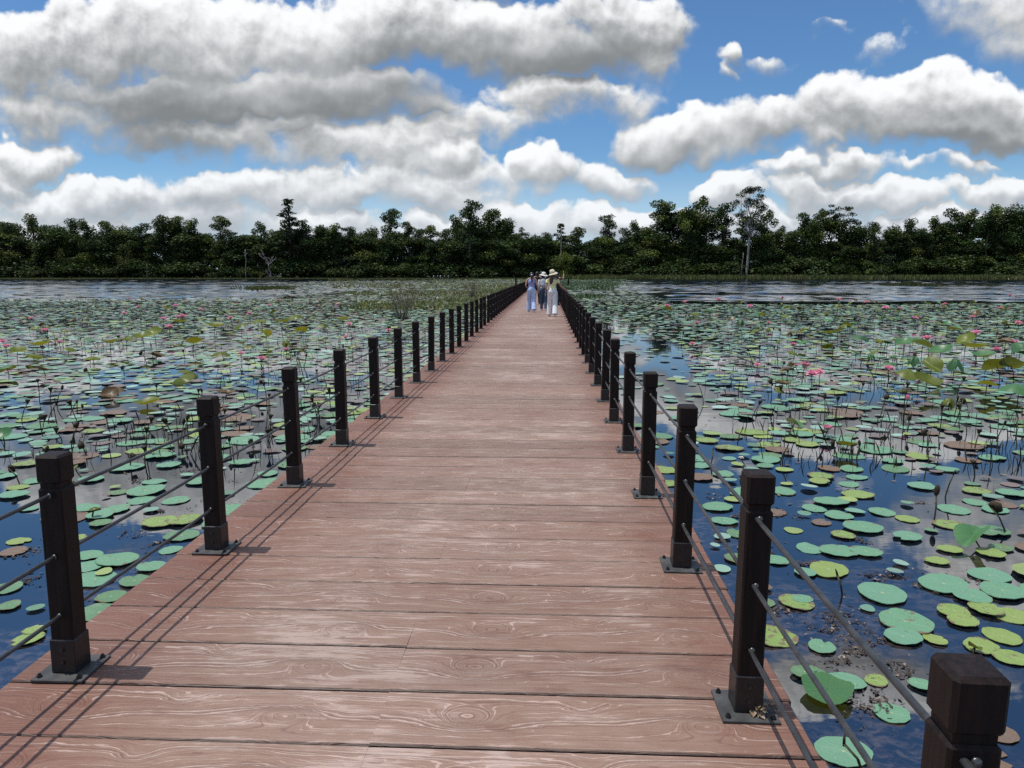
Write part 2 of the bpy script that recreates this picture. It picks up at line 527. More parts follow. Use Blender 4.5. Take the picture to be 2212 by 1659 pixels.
def build_deck():
    rng = random.Random(3)
    V, F, UVB, UVP = [], [], [], []
    g = .0042                     # half joint
    for r in range(NROW):
        ya, yb = Y0 + r * PW, Y0 + (r + 1) * PW
        r1, r2 = rng.random(), rng.random()
        ya += g * rng.uniform(.6, 1.5); yb -= g * rng.uniform(.6, 1.5)
        for s in (0, 1):
            x0 = XL + s * SLAB + 0.0
            x1 = XL + (s + 1) * SLAB - 0.0
            if s == 0: x0 += rng.uniform(-.012, .006)
            else: x1 += rng.uniform(-.006, .014)
            zt = DECK + rng.uniform(-.0025, .0015)
            tl = rng.uniform(-.0015, .0015)
            b = .006
            o = len(V)
            base = [(x0, ya), (x1, ya), (x1, yb), (x0, yb)]
            top = [(x0 + b, ya + b), (x1 - b * .0 if s == 0 else x1 - b, ya + b), (x1 - b * .0 if s == 0 else x1 - b, yb - b), (x0 + (b if s == 0 else b * .0), yb - b)]
            top[0] = (x0 + (b if s == 0 else b * .0), ya + b)
            V += [(x, y, DECK - .06) for x, y in base]
            V += [(x, y, zt - .006 + (tl if y > (ya + yb) / 2 else -tl)) for x, y in base]
            V += [(x, y, zt + (tl if y > (ya + yb) / 2 else -tl)) for x, y in top]
            fs = [(8, 9, 10, 11)]
            for k in range(4):
                k2 = (k + 1) % 4
                fs.append((k + 4, k2 + 4, k2 + 8, k + 8)); fs.append((k, k2, k2 + 4, k + 4))
            fs.append((3, 2, 1, 0))
            xs = XL + s * SLAB
            for f in fs:
                F.append([i + o for i in f])
                for i in f:
                    x, y, z = V[o + i]
                    UVB += [x - xs + (0.0), y - (Y0 + r * PW)]
                    UVP += [r1, r2]
    me = bpy.data.meshes.new('boardwalk')
    me.from_pydata(V, [], F)
    a = me.uv_layers.new(name='board'); a.data.foreach_set('uv', UVB)
    a = me.uv_layers.new(name='piece'); a.data.foreach_set('uv', UVP)
    me.materials.append(M_DECK)
    walk = link('boardwalk', me)
    tag(walk, 'straight boardwalk of reddish brown stamped boards crossing the lotus lake', 'boardwalk', None, 'structure')
    beam = MB()
    for x in (XL + .25, XC, XR - .25):
        beam.box((x - .10, Y0, DECK - .30), (x + .10, YEND, DECK - .062))
    beam.build('support_beam', M_CONC, walk)
    for k in range(-1, 30):
        y = 2.0 + k * 4.0
        p = MB()
        p.box((XL + .15, y - .14, DECK - .52), (XR - .15, y + .14, DECK - .302), .01)
        for x in (XL + .35, XR - .35):
            p.tube([(x, y, -1.5), (x, y, DECK - .521)], .13, 12)
        p.build('pile_frame', M_CONC, walk)
    return walk
build_deck()

# ------------------------------------------------------------------ railing posts
M_POST = mat('dark_painted_timber', lambda T: (lambda co, nz: pbsdf(T, T.mix(T.ss(nz, .35, .75), (.0065, .0042, .0038, 1), (.024, .0130, .0110, 1)), T.m('MULTIPLY_ADD', nz, .3, .42), .2,
    T.n('ShaderNodeBump', {'Strength': .45, 'Distance': .004, 'Height': nz})))(None, T.noise(T.v('MULTIPLY', T.n('ShaderNodeTexCoord', out=3), (26, 26, 2.2)), 2.0, 5, .65)))
M_STEEL = noisy('black_painted_steel', (.007, .007, .008), (.018, .0175, .018), 30, .38, .5, .15)
M_PLATE = noisy('dusty_steel_plate', (.030, .031, .032), (.075, .075, .073), 9, .55, .45, .2)
M_ROD = noisy('dark_grey_rod', (.020, .021, .022), (.048, .050, .052), 12, .35, .5)
M_GALV = noisy('worn_steel_nut', (.05, .05, .05), (.14, .14, .14), 40, .35, .6, metal=.6)

W = .0455
POST_H = .878
RODZ = (.248, .485, .725)

def post_parts(detail):
    shaft, cap, sleeve, plate = MB(), MB(), MB(), MB()
    if detail:
        shaft.box((-W, -W, .010), (W, W, .752), .007)
        shaft.box((-W + .008, -W + .008, .7505), (W - .008, W - .008, .774))
        cap.box((-W - .002, -W - .002, .770), (W + .002, W + .002, POST_H), .009)
        sleeve.box((-W - .004, -W - .004, .0118), (W + .004, W + .004, .150), .004)
        plate.box((-.100, -.100, .0), (.100, .100, .012), .002)
    else:
        shaft.box((-W, -W, .0), (W, W, .752), .006)
        shaft.box((-W + .008, -W + .008, .751), (W - .008, W - .008, .774))
        cap.box((-W - .002, -W - .002, .770), (W + .002, W + .002, POST_H), .008)
        plate.box((-.100, -.100, .0), (.100, .100, .012))
    return shaft.mesh('shaft', M_POST, True), cap.mesh('cap', M_POST, True), sleeve.mesh('sleeve', M_STEEL, True) if detail else None, plate.mesh('base_plate', M_PLATE, True)

ME_POST = {d: post_parts(d) for d in (True, False)}
def bolt_mesh(r, h, axis):
    b = MB()
    d = Vector(axis)
    b.tube([Vector((0, 0, 0)), d * h * .55, d * h * .56, d * h], [r, r, r * .55, r * .5], 6, smooth=False)
    return b.mesh('bolt', M_STEEL, True)
ME_BOLT = bolt_mesh(.010, .016, (0, 0, 1))
ME_BOLTF = bolt_mesh(.009, .010, (0, -1, 0))
nb = MB(); nb.ell((0, 0, 0), (.011, .008, .011), 10, 6)
ME_NUT = nb.mesh('rod_nut', M_GALV)
mono = MB()
mono.box((-W, -W, .0), (W, W, .752), .006); mono.box((-W + .008, -W + .008, .751), (W - .008, W - .008, .774)); mono.box((-W - .002, -W - .002, .77), (W + .002, W + .002, POST_H), .008)
mono.box((-.10, -.10, 0), (.10, .10, .012))
ME_MONO = mono.mesh('railing_post', M_POST, True)

XPL, XPR = -1.862, 0.718
YPL, YPR, PSTEP = 2.640, 2.500, 1.307
NPOST = 76

def put_post(side, k):
    rng = random.Random(k * 2 + (side == 'left'))
    x = XPL if side == 'left' else XPR
    y = (YPL if side == 'left' else YPR) + k * PSTEP
    i = k if side == 'left' else k + 1
    if k < 0: y += .045; x += .010
    lab = '%s post along the %s railing, square dark brown timber with a grooved cap' % (nth(i) if i else 'nearest', side)
    loc = (x + rng.uniform(-.006, .006), y + rng.uniform(-.01, .01), DECK)
    rz = rng.uniform(-.03, .03)
    grp = 'railing posts along the boardwalk'
    if k > 22:
        o = link('railing_post', ME_MONO)
        o.location = loc; o.rotation_euler = (rng.gauss(0, .007), rng.gauss(0, .007), rz)
        return tag(o, lab, 'post', grp)
    t = thing('railing_post', lab, 'post', loc, rz, grp)
    t.rotation_euler = (rng.gauss(0, .007), rng.gauss(0, .007), rz)
    sh, cp, sl, pl = ME_POST[k < 9]
    link('shaft', sh, t); link('cap', cp, t); p = link('base_plate', pl, t)
    if sl:
        s = link('sleeve', sl, t)
        if k < 5:
            for (bx, by) in ((-.078, -.078), (.078, -.078), (-.078, .078), (.078, .078)):
                b = link('bolt', ME_BOLT, p); b.location = (bx, by, .0118)
            for bz in (.055, .108):
                b = link('bolt', ME_BOLTF, s); b.location = (0, -W - .0038, bz)
            for rzv in RODZ:
                b = link('rod_nut', ME_NUT, t); b.location = (0, -W - .002, rzv)
    return t

for k in range(0, NPOST):
    put_post('left', k)
for k in range(-1, NPOST):
    put_post('right', k)
# two taller posts where the walk widens at its far end
for (x, y, lab) in ((-4.35, 104.0, 'dark end post standing apart at the far left end of the boardwalk'), (2.95, 104.0, 'dark end post standing apart at the far right end of the boardwalk')):
    o = link('railing_post', ME_MONO); o.location = (x, y, DECK - .02); o.scale = (2.6, 2.6, 1.06)
    tag(o, lab, 'post', 'railing posts along the boardwalk')

# ------------------------------------------------------------------ rods through the posts
for side, x, y0 in (('left', XPL, YPL), ('right', XPR, YPR)):
    for z, nm in zip(RODZ, ('lowest', 'middle', 'topmost')):
        b = MB()
        pts = []
        ya = y0 - PSTEP * 3
        ye = y0 + PSTEP * (NPOST - 1)
        n = int((ye - ya) / PSTEP * 3)
        for i in range(n + 1):
            y = ya + (ye - ya) * i / n
            ph = ((y - y0) / PSTEP) % 1.0
            pts.append((x, y, DECK + z - .004 * math.sin(math.pi * ph)))
        b.tube(pts, .0080, 8)
        o = b.build('railing_rod', M_ROD)
        tag(o, '%s dark metal rod threaded through the posts of the %s railing' % (nm, side), 'rod', 'rods of the railings')
# ------------------------------------------------------------------ lake
def water_material():
    def b(T):
        pos = T.n('ShaderNodeTexCoord', out=3)
        sp = T.n('ShaderNodeSeparateXYZ', {0: pos}, out=None)
        y = sp.outputs[1]
        far = T.ss(y, 45, 110)
        wind = T.noise(T.v('MULTIPLY', pos, (.006, .045, 1)), 1.0, 3, .55)
        wind2 = T.noise(T.v('MULTIPLY', pos, (.10, .22, 1)), 1.0, 2, .5)
        gust = T.ss(wind, .38, .50)
        amp = T.m('MULTIPLY', far, T.m('MULTIPLY_ADD', gust, .004, .002))
        amp = T.m('ADD', amp, T.m('MULTIPLY_ADD', T.ss(wind2, .5, .75), .0024, .0007))
        r1 = T.noise(T.v('MULTIPLY', pos, (1.2, 2.6, 1)), 1.0, 3, .6)
        r2 = T.noise(T.v('MULTIPLY', pos, (7.0, 13.0, 1)), 1.0, 2, .5)
        h = T.m('MULTIPLY', T.m('MULTIPLY_ADD', r2, .12, r1), amp)
        bp = T.n('ShaderNodeBump', {'Strength': 1.0, 'Distance': 1.0, 'Height': h})
        # weeds and dead leaves just under the surface, near the walk
        wd = T.noise(pos, .55, 2, .5)
        fib = T.noise(T.v('MULTIPLY', pos, (9, 14, 1)), 1.0, 5, .72, dist=.8)
        beds = T.m('MULTIPLY', T.ss(wd, .58, .68), T.ss(y, 6.0, 14.0, .7, 0.0))
        for (bx, by, br) in ((1.9, 4.7, 1.15), (1.75, 3.35, .62), (2.9, 5.6, .9), (-3.0, 5.4, .8), (-3.2, 4.2, .5), (1.5, 6.6, .6)):
            dd = T.v('DISTANCE', T.v('MULTIPLY', pos, (1, 1, 0)), (bx, by, 0))
            beds = T.m('MAXIMUM', beds, T.ss(T.m('MULTIPLY_ADD', T.m('SUBTRACT', wd, .5), 2.2, T.m('DIVIDE', dd, br)), 1.0, .45))
        m = T.m('MULTIPLY', beds, T.ss(fib, .42, .66))
        col = T.mix(T.m('MULTIPLY', m, .85), (.003, .006, .012, 1), (.080, .062, .054, 1))
        return pbsdf(T, col, T.m('MULTIPLY_ADD', far, .07, .012), .5, bp, IOR=3.1)
    return mat('lake_water', b)
M_WATER = water_material()
SHORE = 322.0
def gust_at(x, y):
    """where the breeze roughens the open lake (0 calm .. 1)"""
    q = mnoise.noise(Vector((x * .006, y * .05, 2.0))) + .45 * mnoise.noise(Vector((x * .02, y * .16, 7.0)))
    return min(1.0, max(0.0, (q + .42) / .22))

def build_water():
    V, F = [], []
    def quad(x0, x1, y0, y1):
        o = len(V)
        V.extend([(x0, y0, 0), (x1, y0, 0), (x1, y1, 0), (x0, y1, 0)]); F.append((o, o + 1, o + 2, o + 3))
    rng = random.Random(12)
    waves = []
    for _ in range(16):
        L = rng.uniform(1.3, 4.2); a = rng.gauss(0, .42)
        waves.append((2 * math.pi / L * math.sin(a), 2 * math.pi / L * math.cos(a), rng.uniform(0, 6.28), L * .0054))
    W_ = np.array(waves)
    def rough(x0, x1, y0, y1, nx, ny):
        xs, ys = np.linspace(x0, x1, nx + 1), np.linspace(y0, y1, ny + 1)
        X, Y = np.meshgrid(xs, ys)
        Z = np.zeros_like(X)
        for kx, ky, ph, am in waves:
            Z += am * np.sin(kx * X + ky * Y + ph)
        cx, cy = np.linspace(x0, x1, 41), np.linspace(y0, y1, 181)
        g = np.array([[gust_at(x, y) for x in cx] for y in cy])
        gi = np.array([np.interp(xs, cx, r) for r in g])
        G = np.array([np.interp(ys, cy, gi[:, i]) for i in range(nx + 1)]).T
        ex = np.minimum(np.minimum(X - x0, x1 - X) / 6, np.minimum(Y - y0, y1 - Y) / 5)
        Z *= (G * .96 + .04) * np.clip(ex, 0, 1)
        o = len(V)
        V.extend(zip(X.ravel().tolist(), Y.ravel().tolist(), Z.ravel().tolist()))
        for j in range(ny):
            for i in range(nx):
                q = o + j * (nx + 1) + i
                F.append((q, q + 1, q + nx + 2, q + nx + 1))
    ya, yb, yc = -60.0, 62.0, SHORE + 30
    xl, xr = -300.0, 310.0
    quad(-900, 900, ya, yb)
    quad(-900, xl, yb, yc); quad(xr, 900, yb, yc)
    quad(-24, 8, yb, yc)
    rough(xl, -24, yb, yc, 250, 620)
    rough(8, xr, yb, yc, 270, 620)
    me = bpy.data.meshes.new('water')
    me.from_pydata(V, [], F)
    me.polygons.foreach_set('use_smooth', [True] * len(F))
    me.materials.append(M_WATER)
    tag(link('water', me), 'calm lake mirroring the clouds on both sides of the boardwalk', 'lake', None, 'structure')
build_water()

# ------------------------------------------------------------------ far bank
M_BANK = noisy('bank_ground', (.030, .040, .014), (.065, .070, .028), .35, .9, .2)
def shore_y(x):
    return SHORE + 3.0 * math.sin(x * .021 + .6) + 2.0 * math.sin(x * .067)
bb = MB()
xs = [-1600 + i * 20 for i in range(161)]
rows = []
for dy, z in ((-9, -.6), (-4.5, -.02), (-2, .16), (8, .6), (40, .8), (2200, .8)):
    rows.append([(x, shore_y(x) + dy, z) for x in xs])
vs = [p for r in rows for p in r]
n = len(xs)
fs = [(j * n + i, j * n + i + 1, (j + 1) * n + i + 1, (j + 1) * n + i) for j in range(len(rows) - 1) for i in range(n - 1)]
bb.add(vs, fs, 0, True)
tag(bb.build('shore', M_BANK), 'low green far bank of the lake under the trees', 'bank', None, 'structure')
# ------------------------------------------------------------------ lotus: pads, leaves, flowers, pods
C_MINT, C_GREEN, C_YEL, C_BROWN, C_PURP = (.115, .262, .160), (.085, .190, .085), (.205, .275, .055), (.130, .082, .056), (.100, .078, .074)

def pad_material(name, c, c2, decay):
    def b(T):
        oc = T.n('ShaderNodeTexCoord', out=3)
        s = T.n('ShaderNodeSeparateXYZ', {0: oc}, out=None)
        rnd = T.n('ShaderNodeObjectInfo', out=5)
        ang = T.m('ARCTAN2', s.outputs[1], s.outputs[0])
        r = T.v('LENGTH', T.v('MULTIPLY', oc, (1, 1, 0)))
        wob = T.noise(oc, 3.0, 3, .6)
        vein = T.m('ABSOLUTE', T.m('SINE', T.m('MULTIPLY_ADD', wob, .35, T.m('MULTIPLY', ang, 10.5))))
        vein = T.m('MULTIPLY', T.ss(vein, .0, .16, 1.0, 0.0), T.ss(r, .97, .3))
        vein = T.m('MULTIPLY', vein, T.ss(r, .02, .25))
        col = T.mix(T.m('MULTIPLY_ADD', wob, .8, T.m('MULTIPLY_ADD', rnd, .7, -.35), clamp=True), (*c, 1), (*c2, 1))
        wo = T.v('ADD', oc, T.v('SCALE', (7.1, 3.3, 5.7), scale=T.m('MULTIPLY', rnd, 40)))
        rot = T.noise(wo, 2.6, 5, .68)
        lim = T.m('MULTIPLY_ADD', rnd, -.16, .74 - decay)
        edge = T.m('MULTIPLY', T.ss(r, .72, 1.0), .10 + decay * .4)
        rotm = T.ss(T.m('ADD', rot, edge), lim, T.m('ADD', lim, .07))
        col = T.mix(T.m('MULTIPLY', vein, .62), col, T.mix(.5, col, (.30, .42, .20, 1)))
        col = T.mix(T.ss(r, .10, .03), col, (.30, .34, .18, 1))
        col = T.mix(T.m('MULTIPLY', rotm, .9), col, T.mix(rot, (.20, .115, .05, 1), (.10, .06, .035, 1)))
        drop = T.n('ShaderNodeTexVoronoi', {'Vector': wo, 'Scale': 4.2}, feature='F1', out=0)
        dm = T.m('MULTIPLY', T.ss(drop, .10, .05), T.ss(T.noise(wo, 2.2, 1), .52, .6))
        col = T.mix(T.m('MULTIPLY', dm, .8), col, (.62, .68, .66, 1))
        bh = T.m('MULTIPLY_ADD', vein, .6, T.m('MULTIPLY', wob, .8))
        bp = T.n('ShaderNodeBump', {'Strength': .35, 'Distance': .02, 'Height': bh})
        return pbsdf(T, col, T.m('MULTIPLY_ADD', rot, .2, .34), .5, bp, IOR=1.8)
    return mat(name, b)

M_PAD = {
    'pale green': pad_material('lotus_pad_pale_green', C_MINT, (.105, .255, .125), .0),
    'mid green': pad_material('lotus_pad_green', C_GREEN, (.085, .190, .060), .05),
    'yellow green': pad_material('lotus_pad_yellow_green', C_YEL, (.15, .265, .045), .08),
    'brown': pad_material('lotus_pad_brown', C_BROWN, (.16, .10, .055), .22),
}

def pad_shape(seed, notch):
    rng = random.Random(seed)
    n, rings = 32, (0.0, .12, .4, .7, .92, 1.0)
    ph = [rng.uniform(0, 6.28) for _ in range(5)]
    el = rng.uniform(.84, .98)
    curl = rng.random() < .5
    cdir = rng.uniform(0, 6.28)
    vs, fs = [(0, 0, -.015)], []
    for j, r in enumerate(rings[1:]):
        for i in range(n):
            t = 2 * math.pi * i / n
            w = 1 + .030 * math.sin(2 * t + ph[0]) + .022 * math.sin(3 * t + ph[1]) + .014 * math.sin(7 * t + ph[2]) + .010 * math.sin(11 * t + ph[3])
            if notch:
                dlt = abs((t - ph[4] + math.pi) % (2 * math.pi) - math.pi)
                w *= 1 - notch * math.exp(-(dlt / .14) ** 2) * r
            rr = r * (1 + (w - 1) * r)
            z = .010 * (r ** 2) + .012 * r * math.sin(4 * t + ph[2]) + .010 * r * r * math.sin(9 * t + ph[3])
            if curl:
                dlt = (t - cdir + math.pi) % (2 * math.pi) - math.pi
                z += .16 * max(0, r - .55) * math.exp(-(dlt / .5) ** 2)
            vs.append((rr * math.cos(t), rr * math.sin(t) * el, z))
    for i in range(n):
        fs.append((0, 1 + i, 1 + (i + 1) % n))
    for j in range(len(rings) - 2):
        for i in range(n):
            a = 1 + j * n; i2 = (i + 1) % n
            fs.append((a + i, a + n + i, a + n + i2, a + i2))
    m = MB(); m.add(vs, fs, 0, True)
    # rim with a little thickness
    a = 1 + (len(rings) - 2) * n
    m.add([vs[a + i] for i in range(n)] + [(vs[a + i][0], vs[a + i][1], vs[a + i][2] - .03) for i in range(n)],
          [(i, n + i, n + (i + 1) % n, (i + 1) % n) for i in range(n)], 0, True)
    return m
PAD_ME = {}
for s in range(9):
    shp = pad_shape(s + 11, (.0, .0, .25, .0, .5, .0, .12, .0, .0)[s])
    for cname, m in M_PAD.items():
        PAD_ME[(s, cname)] = shp.mesh('lotus_pad', m)

# --- where the pads are -------------------------------------------------
def nz(x, y, s, o=0.0):
    return mnoise.noise(Vector((x * s + o, y * s - o, o * 1.7)))

def cover(x, y):
    """share of the water hidden by floating pads"""
    left = x < XC
    o = nz(x, y, .16, 3.1) + .6 * nz(x, y, .45, 8.2)
    if left:
        edge = 70 + 6 * nz(x, y, .05, 1.0)
        if y > edge:
            lim = -26 - (y - 70) * .36 + 9 * nz(x, y, .03, 4.0)
            if y > 200: lim = -72 + (y - 200) * .30
            if x < lim:
                return .30 if (y < 118 and nz(x * .25, y * 2.2, .10, 6.0) > .30) else 0.0
            return .55
        c = .10 + .40 * min(1, max(0, (y - 3.8) / 6)) + .34 * min(1, max(0, (y - 10) / 14))
        if x > -5.2 and 5.0 < y < 9.5: c *= .35
        c += .24 * o
        if y > 40: c = max(c, .66)
    else:
        edge = 60 + 5 * nz(x, y, .06, 2.0)
        if y > edge:
            lim = 3.0 + y * .095 + 3.0 * nz(x, y, .04, 5.0)
            if x > lim:
                return 0.0
            return .45 if nz(x * .5, y * 1.4, .12, 9.0) > -.25 else .08
        c = .32 + .42 * min(1, max(0, (y - 7) / 12))
        if y < 6.2: c = .26
        if 11 < y < 36 and x < 2.4 + (y - 8) * .115: c = .16
        if 26 < y < 60 and x < 2 + y * .12: c = .38
        c += .24 * o
        if 3.2 < y < 7.0 and x < 2.0: c *= .6
    return min(.88, max(0.0, c))

PADS = []            # x, y, r, colour, z
CELL = {}
def fits(x, y, r, k):
    cx, cy = int(x // .5), int(y // .5)
    for i in range(cx - 1, cx + 2):
        for j in range(cy - 1, cy + 2):
            for (a, b, c) in CELL.get((i, j), ()):
                if (a - x) ** 2 + (b - y) ** 2 < (k * (c + r)) ** 2:
                    return False
    return True
def put_pad(x, y, r, col, z=None):
    CELL.setdefault((int(x // .5), int(y // .5)), []).append((x, y, r))
    PADS.append((x, y, r, col, z))

# pads one can make out singly in the photograph: where, how wide (photo units), colour
NEAR_PADS = [
    (1757, 1452, 66, 'mid green'), (1828, 1470, 80, 'pale green'), (1822, 1622, 118, 'pale green'), (1775, 1396, 66, 'pale green'), (1906, 1281, 112, 'pale green'),
    (1957, 1343, 116, 'pale green'), (1950, 1376, 82, 'pale green'), (2038, 1262, 108, 'pale green'), (2100, 1290, 76, 'pale green'), (2165, 1278, 100, 'pale green'), (1748, 1184, 58, 'pale green'),
    (1672, 1208, 64, 'pale green'), (1720, 1300, 80, 'yellow green'), (1732, 1293, 46, 'pale green'), (1790, 1230, 90, 'yellow green'), (1812, 1190, 80, 'pale green'), (1870, 1192, 66, 'pale green'),
    (2060, 1322, 74, 'yellow green'), (2080, 1342, 66, 'yellow green'), (2130, 1318, 70, 'yellow green'), (2190, 1330, 80, 'yellow green'), (2165, 1373, 78, 'yellow green'), (2120, 1395, 76, 'yellow green'),
    (2185, 1420, 74, 'yellow green'), (2020, 1382, 50, 'yellow green'), (2025, 1212, 50, 'yellow green'), (2052, 1187, 52, 'yellow green'), (2140, 1195, 60, 'yellow green'), (1865, 1140, 82, 'pale green'),
    (1960, 1160, 66, 'pale green'), (1795, 1085, 72, 'pale green'), (1905, 1105, 60, 'pale green'), (1690, 1060, 62, 'pale green'), (1565, 1125, 56, 'pale green'), (1560, 1160, 40, 'pale green'), (1640, 1150, 44, 'yellow green'),
    (1990, 1480, 44, 'pale green'), (1560, 1228, 42, 'pale green'), (1585, 1078, 42, 'yellow green'), (1738, 1455, 60, 'mid green'), (1893, 1468, 44, 'yellow green'), (1960, 1120, 50, 'yellow green'), (2060, 1100, 66, 'pale green'),
    (2150, 1100, 60, 'pale green'), (2110, 1060, 60, 'yellow green'), (2185, 1065, 60, 'pale green'), (1990, 1050, 60, 'pale green'), (1770, 1040, 50, 'yellow green'), (1645, 1270, 44, 'brown'),
    (255, 1211, 84, 'pale green'), (192, 1198, 62, 'pale green'), (192, 1222, 64, 'pale green'), (205, 1250, 92, 'pale green'), (225, 1238, 40, 'yellow green'), (60, 1380, 66, 'yellow green'), (75, 1362, 40, 'yellow green'),
    (240, 1290, 66, 'mid green'), (215, 1325, 90, 'mid green'), (345, 1128, 76, 'yellow green'), (398, 1124, 76, 'yellow green'), (216, 1114, 56, 'pale green'), (40, 1168, 50, 'yellow green'), (30, 1190, 56, 'brown'),
    (60, 1098, 44, 'pale green'), (160, 1163, 48, 'yellow green'), (250, 1100, 60, 'pale green'), (315, 1060, 84, 'pale green'), (345, 985, 64, 'pale green'), (365, 1005, 50, 'pale green'), (30, 1070, 60, 'pale green'),
    (305, 1080, 60, 'pale green'), (380, 1080, 60, 'pale green'), (470, 1130, 70, 'pale green'), (15, 1270, 60, 'mid green'), (20, 1308, 50, 'mid green'), (290, 1255, 70, 'mid green'), (275, 1010, 70, 'pale green'),
    (430, 1040, 60, 'pale green'), (160, 1000, 50, 'brown'), (520, 1000, 50, 'pale green'),
]
rp = random.Random(5)
for (px, py, w, c) in NEAR_PADS:
    P = on_z(px, py, .01)
    d = (P - CAMPOS).dot(FWD)
    put_pad(P.x, P.y, max(.07, w / FPX * d / 2), c, .006 + .002 * len(PADS) % .02)

def pick_colour(rng, x, y):
    t = nz(x, y, .09, 2.2) + .5 * nz(x, y, .3, 7.7)
    q = rng.random()
    if x < XC:
        wts = (.56 - .20 * (y > 11), .16, .10 + .08 * (y > 11) + .12 * (t > .2), .16 + .12 * (y > 11) + .12 * (t < -.15))
    else:
        wts = (.50 - .08 * (y > 11), .20, .20, .10 + .06 * (y > 11) + .14 * (t < -.2))
    s = sum(wts); q *= s
    for c, wgt in zip(('pale green', 'mid green', 'yellow green', 'brown'), wts):
        q -= wgt
        if q <= 0: return c
    return 'pale green'

def scatter_pads():
    rng = random.Random(21)
    bands = [(2.0, 8), (8, 16), (16, 30), (30, 50), (50, 80), (80, 130), (130, 210), (210, 316)]
    for y0, y1 in bands:
        for side in (-1, 1):
            xo = .80 * y1 + 4
            if side < 0:
                xa, xb = -xo, XL - .05
            else:
                xa, xb = XR + .05, xo
            if y0 >= 80:
                xa = max(xa, -90); xb = min(xb, 40)
            far = y0 >= 50
            rm = .155 if y0 < 50 else (.20 if y0 < 80 else .34)
            area = (xb - xa) * (y1 - y0)
            tries = int(area * .88 / (math.pi * rm * rm) * 1.7)
            for _ in range(tries):
                x, y = rng.uniform(xa, xb), rng.uniform(y0, y1)
                if abs(x) > .74 * y + 3.5: continue
                if rng.random() > cover(x, y) / .88: continue
                r = rm * (rng.uniform(.30, 1.05) + rng.random() ** 4 * .85)
                if x < XC and y < 8: r *= .9
                if x + r > XL - .02 and x - r < XR + .02: continue
                if not fits(x, y, r, .80 if y < 10 else .62): continue
                put_pad(x, y, r, pick_colour(rng, x, y))
scatter_pads()

def in_view(x, y, z=0, m=40):
    d = Vector((x, y, z)) - CAMPOS
    f = d.dot(FWD)
    if f < .5: return False
    px = 1106 + d.dot(RGT) / f * FPX; py = 829.5 - d.dot(UPV) / f * FPX
    return -m < px < 2212 + m and 500 < py < 1659 + m

def level(x, y):
    """side, and which post it is level with"""
    side = 'left' if x < XC else 'right'
    i = int(round((y - (YPL if side == 'left' else YPR - PSTEP)) / PSTEP))
    return side, max(0, i)

order = sorted(range(len(PADS)), key=lambda i: -(PADS[i][2] / max(1.5, PADS[i][1])) if in_view(PADS[i][0], PADS[i][1]) else 1e6)
single = set(order[:296])
bins = {}
for i, p in enumerate(PADS):
    bins.setdefault(level(p[0], p[1]), []).append((abs(p[0] - XC), i))
rank = {}
for k, l in bins.items():
    for r, (_, i) in enumerate(sorted(l)):
        rank[i] = (k, r)
rng = random.Random(77)
for i in sorted(single):
    x, y, r, c, z = PADS[i]
    (side, post), rk = rank[i]
    o = link('lotus_pad', PAD_ME[(rng.randrange(9), c)])
    o.location = (x, y, z if z is not None else .006 + (i % 7) * .0022)
    o.rotation_euler = (rng.uniform(-.02, .02), rng.uniform(-.02, .02), rng.uniform(0, 6.28))
    o.scale = (r, r, r)
    size = 'small' if r < .12 else ('large' if r > .19 else 'middling')
    tag(o, '%s %s lotus pad, %s out from the %s railing level with its %s post' % (size, c, nth(rk) if rk else 'first', side, nth(post)), 'lotus pad', 'lotus pads floating near the boardwalk')

M_PADS = tinted('lotus_pads_afar', .40, .5, .22, 5.0, ior=2.3)
def build_far_pads():
    rng = random.Random(9)
    V, F, C = [], [], []
    base = {'pale green': C_MINT, 'mid green': C_GREEN, 'yellow green': C_YEL, 'brown': C_BROWN}
    for i, (x, y, r, c, z) in enumerate(PADS):
        if i in single: continue
        n = 14 if y < 16 else (9 if y < 40 else 6)
        ph = rng.uniform(0, 6.28); el = rng.uniform(.8, 1.0); er = rng.uniform(0, 6.28)
        tx, ty = rng.gauss(0, .035), rng.gauss(0, .035)
        o = len(V)
        zz = .006 + (i % 9) * .0022 + (abs(tx) + abs(ty)) * r
        a1, p1 = rng.uniform(.0, .09), rng.uniform(0, 6.28)
        for k in range(n):
            t = 2 * math.pi * k / n
            rr = r * (1 + a1 * math.sin(3 * t + p1))
            dx, dy = rr * math.cos(t), rr * math.sin(t) * el
            ca, sa = math.cos(er), math.sin(er)
            dx, dy = dx * ca - dy * sa, dx * sa + dy * ca
            V.append((x + dx, y + dy, zz + dx * tx + dy * ty))
        F.append(list(range(o, o + n)))
        b = Vector(base[c])
        if c == 'brown' and rng.random() < .4: b = Vector(C_PURP)
        if c == 'pale green' and rng.random() < .55: b = b.lerp(Vector((.26, .37, .30)), rng.random())  # sky sheen on the waxy pads put into a paler colour
        b *= rng.uniform(.75, 1.25)
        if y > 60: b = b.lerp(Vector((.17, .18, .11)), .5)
        C.append((b.x, b.y, b.z, 1))
    me = bpy.data.meshes.new('lotus_pads')
    me.from_pydata(V, [], F)
    at = me.attributes.new('tint', 'FLOAT_COLOR', 'FACE'); at.data.foreach_set('color', np.array(C, dtype=np.float32).ravel())
    me.materials.append(M_PADS)
    tag(link('lotus_pads', me), 'thousands of lotus pads covering the lake away from the boardwalk', 'lotus pads', None, 'stuff')
build_far_pads()

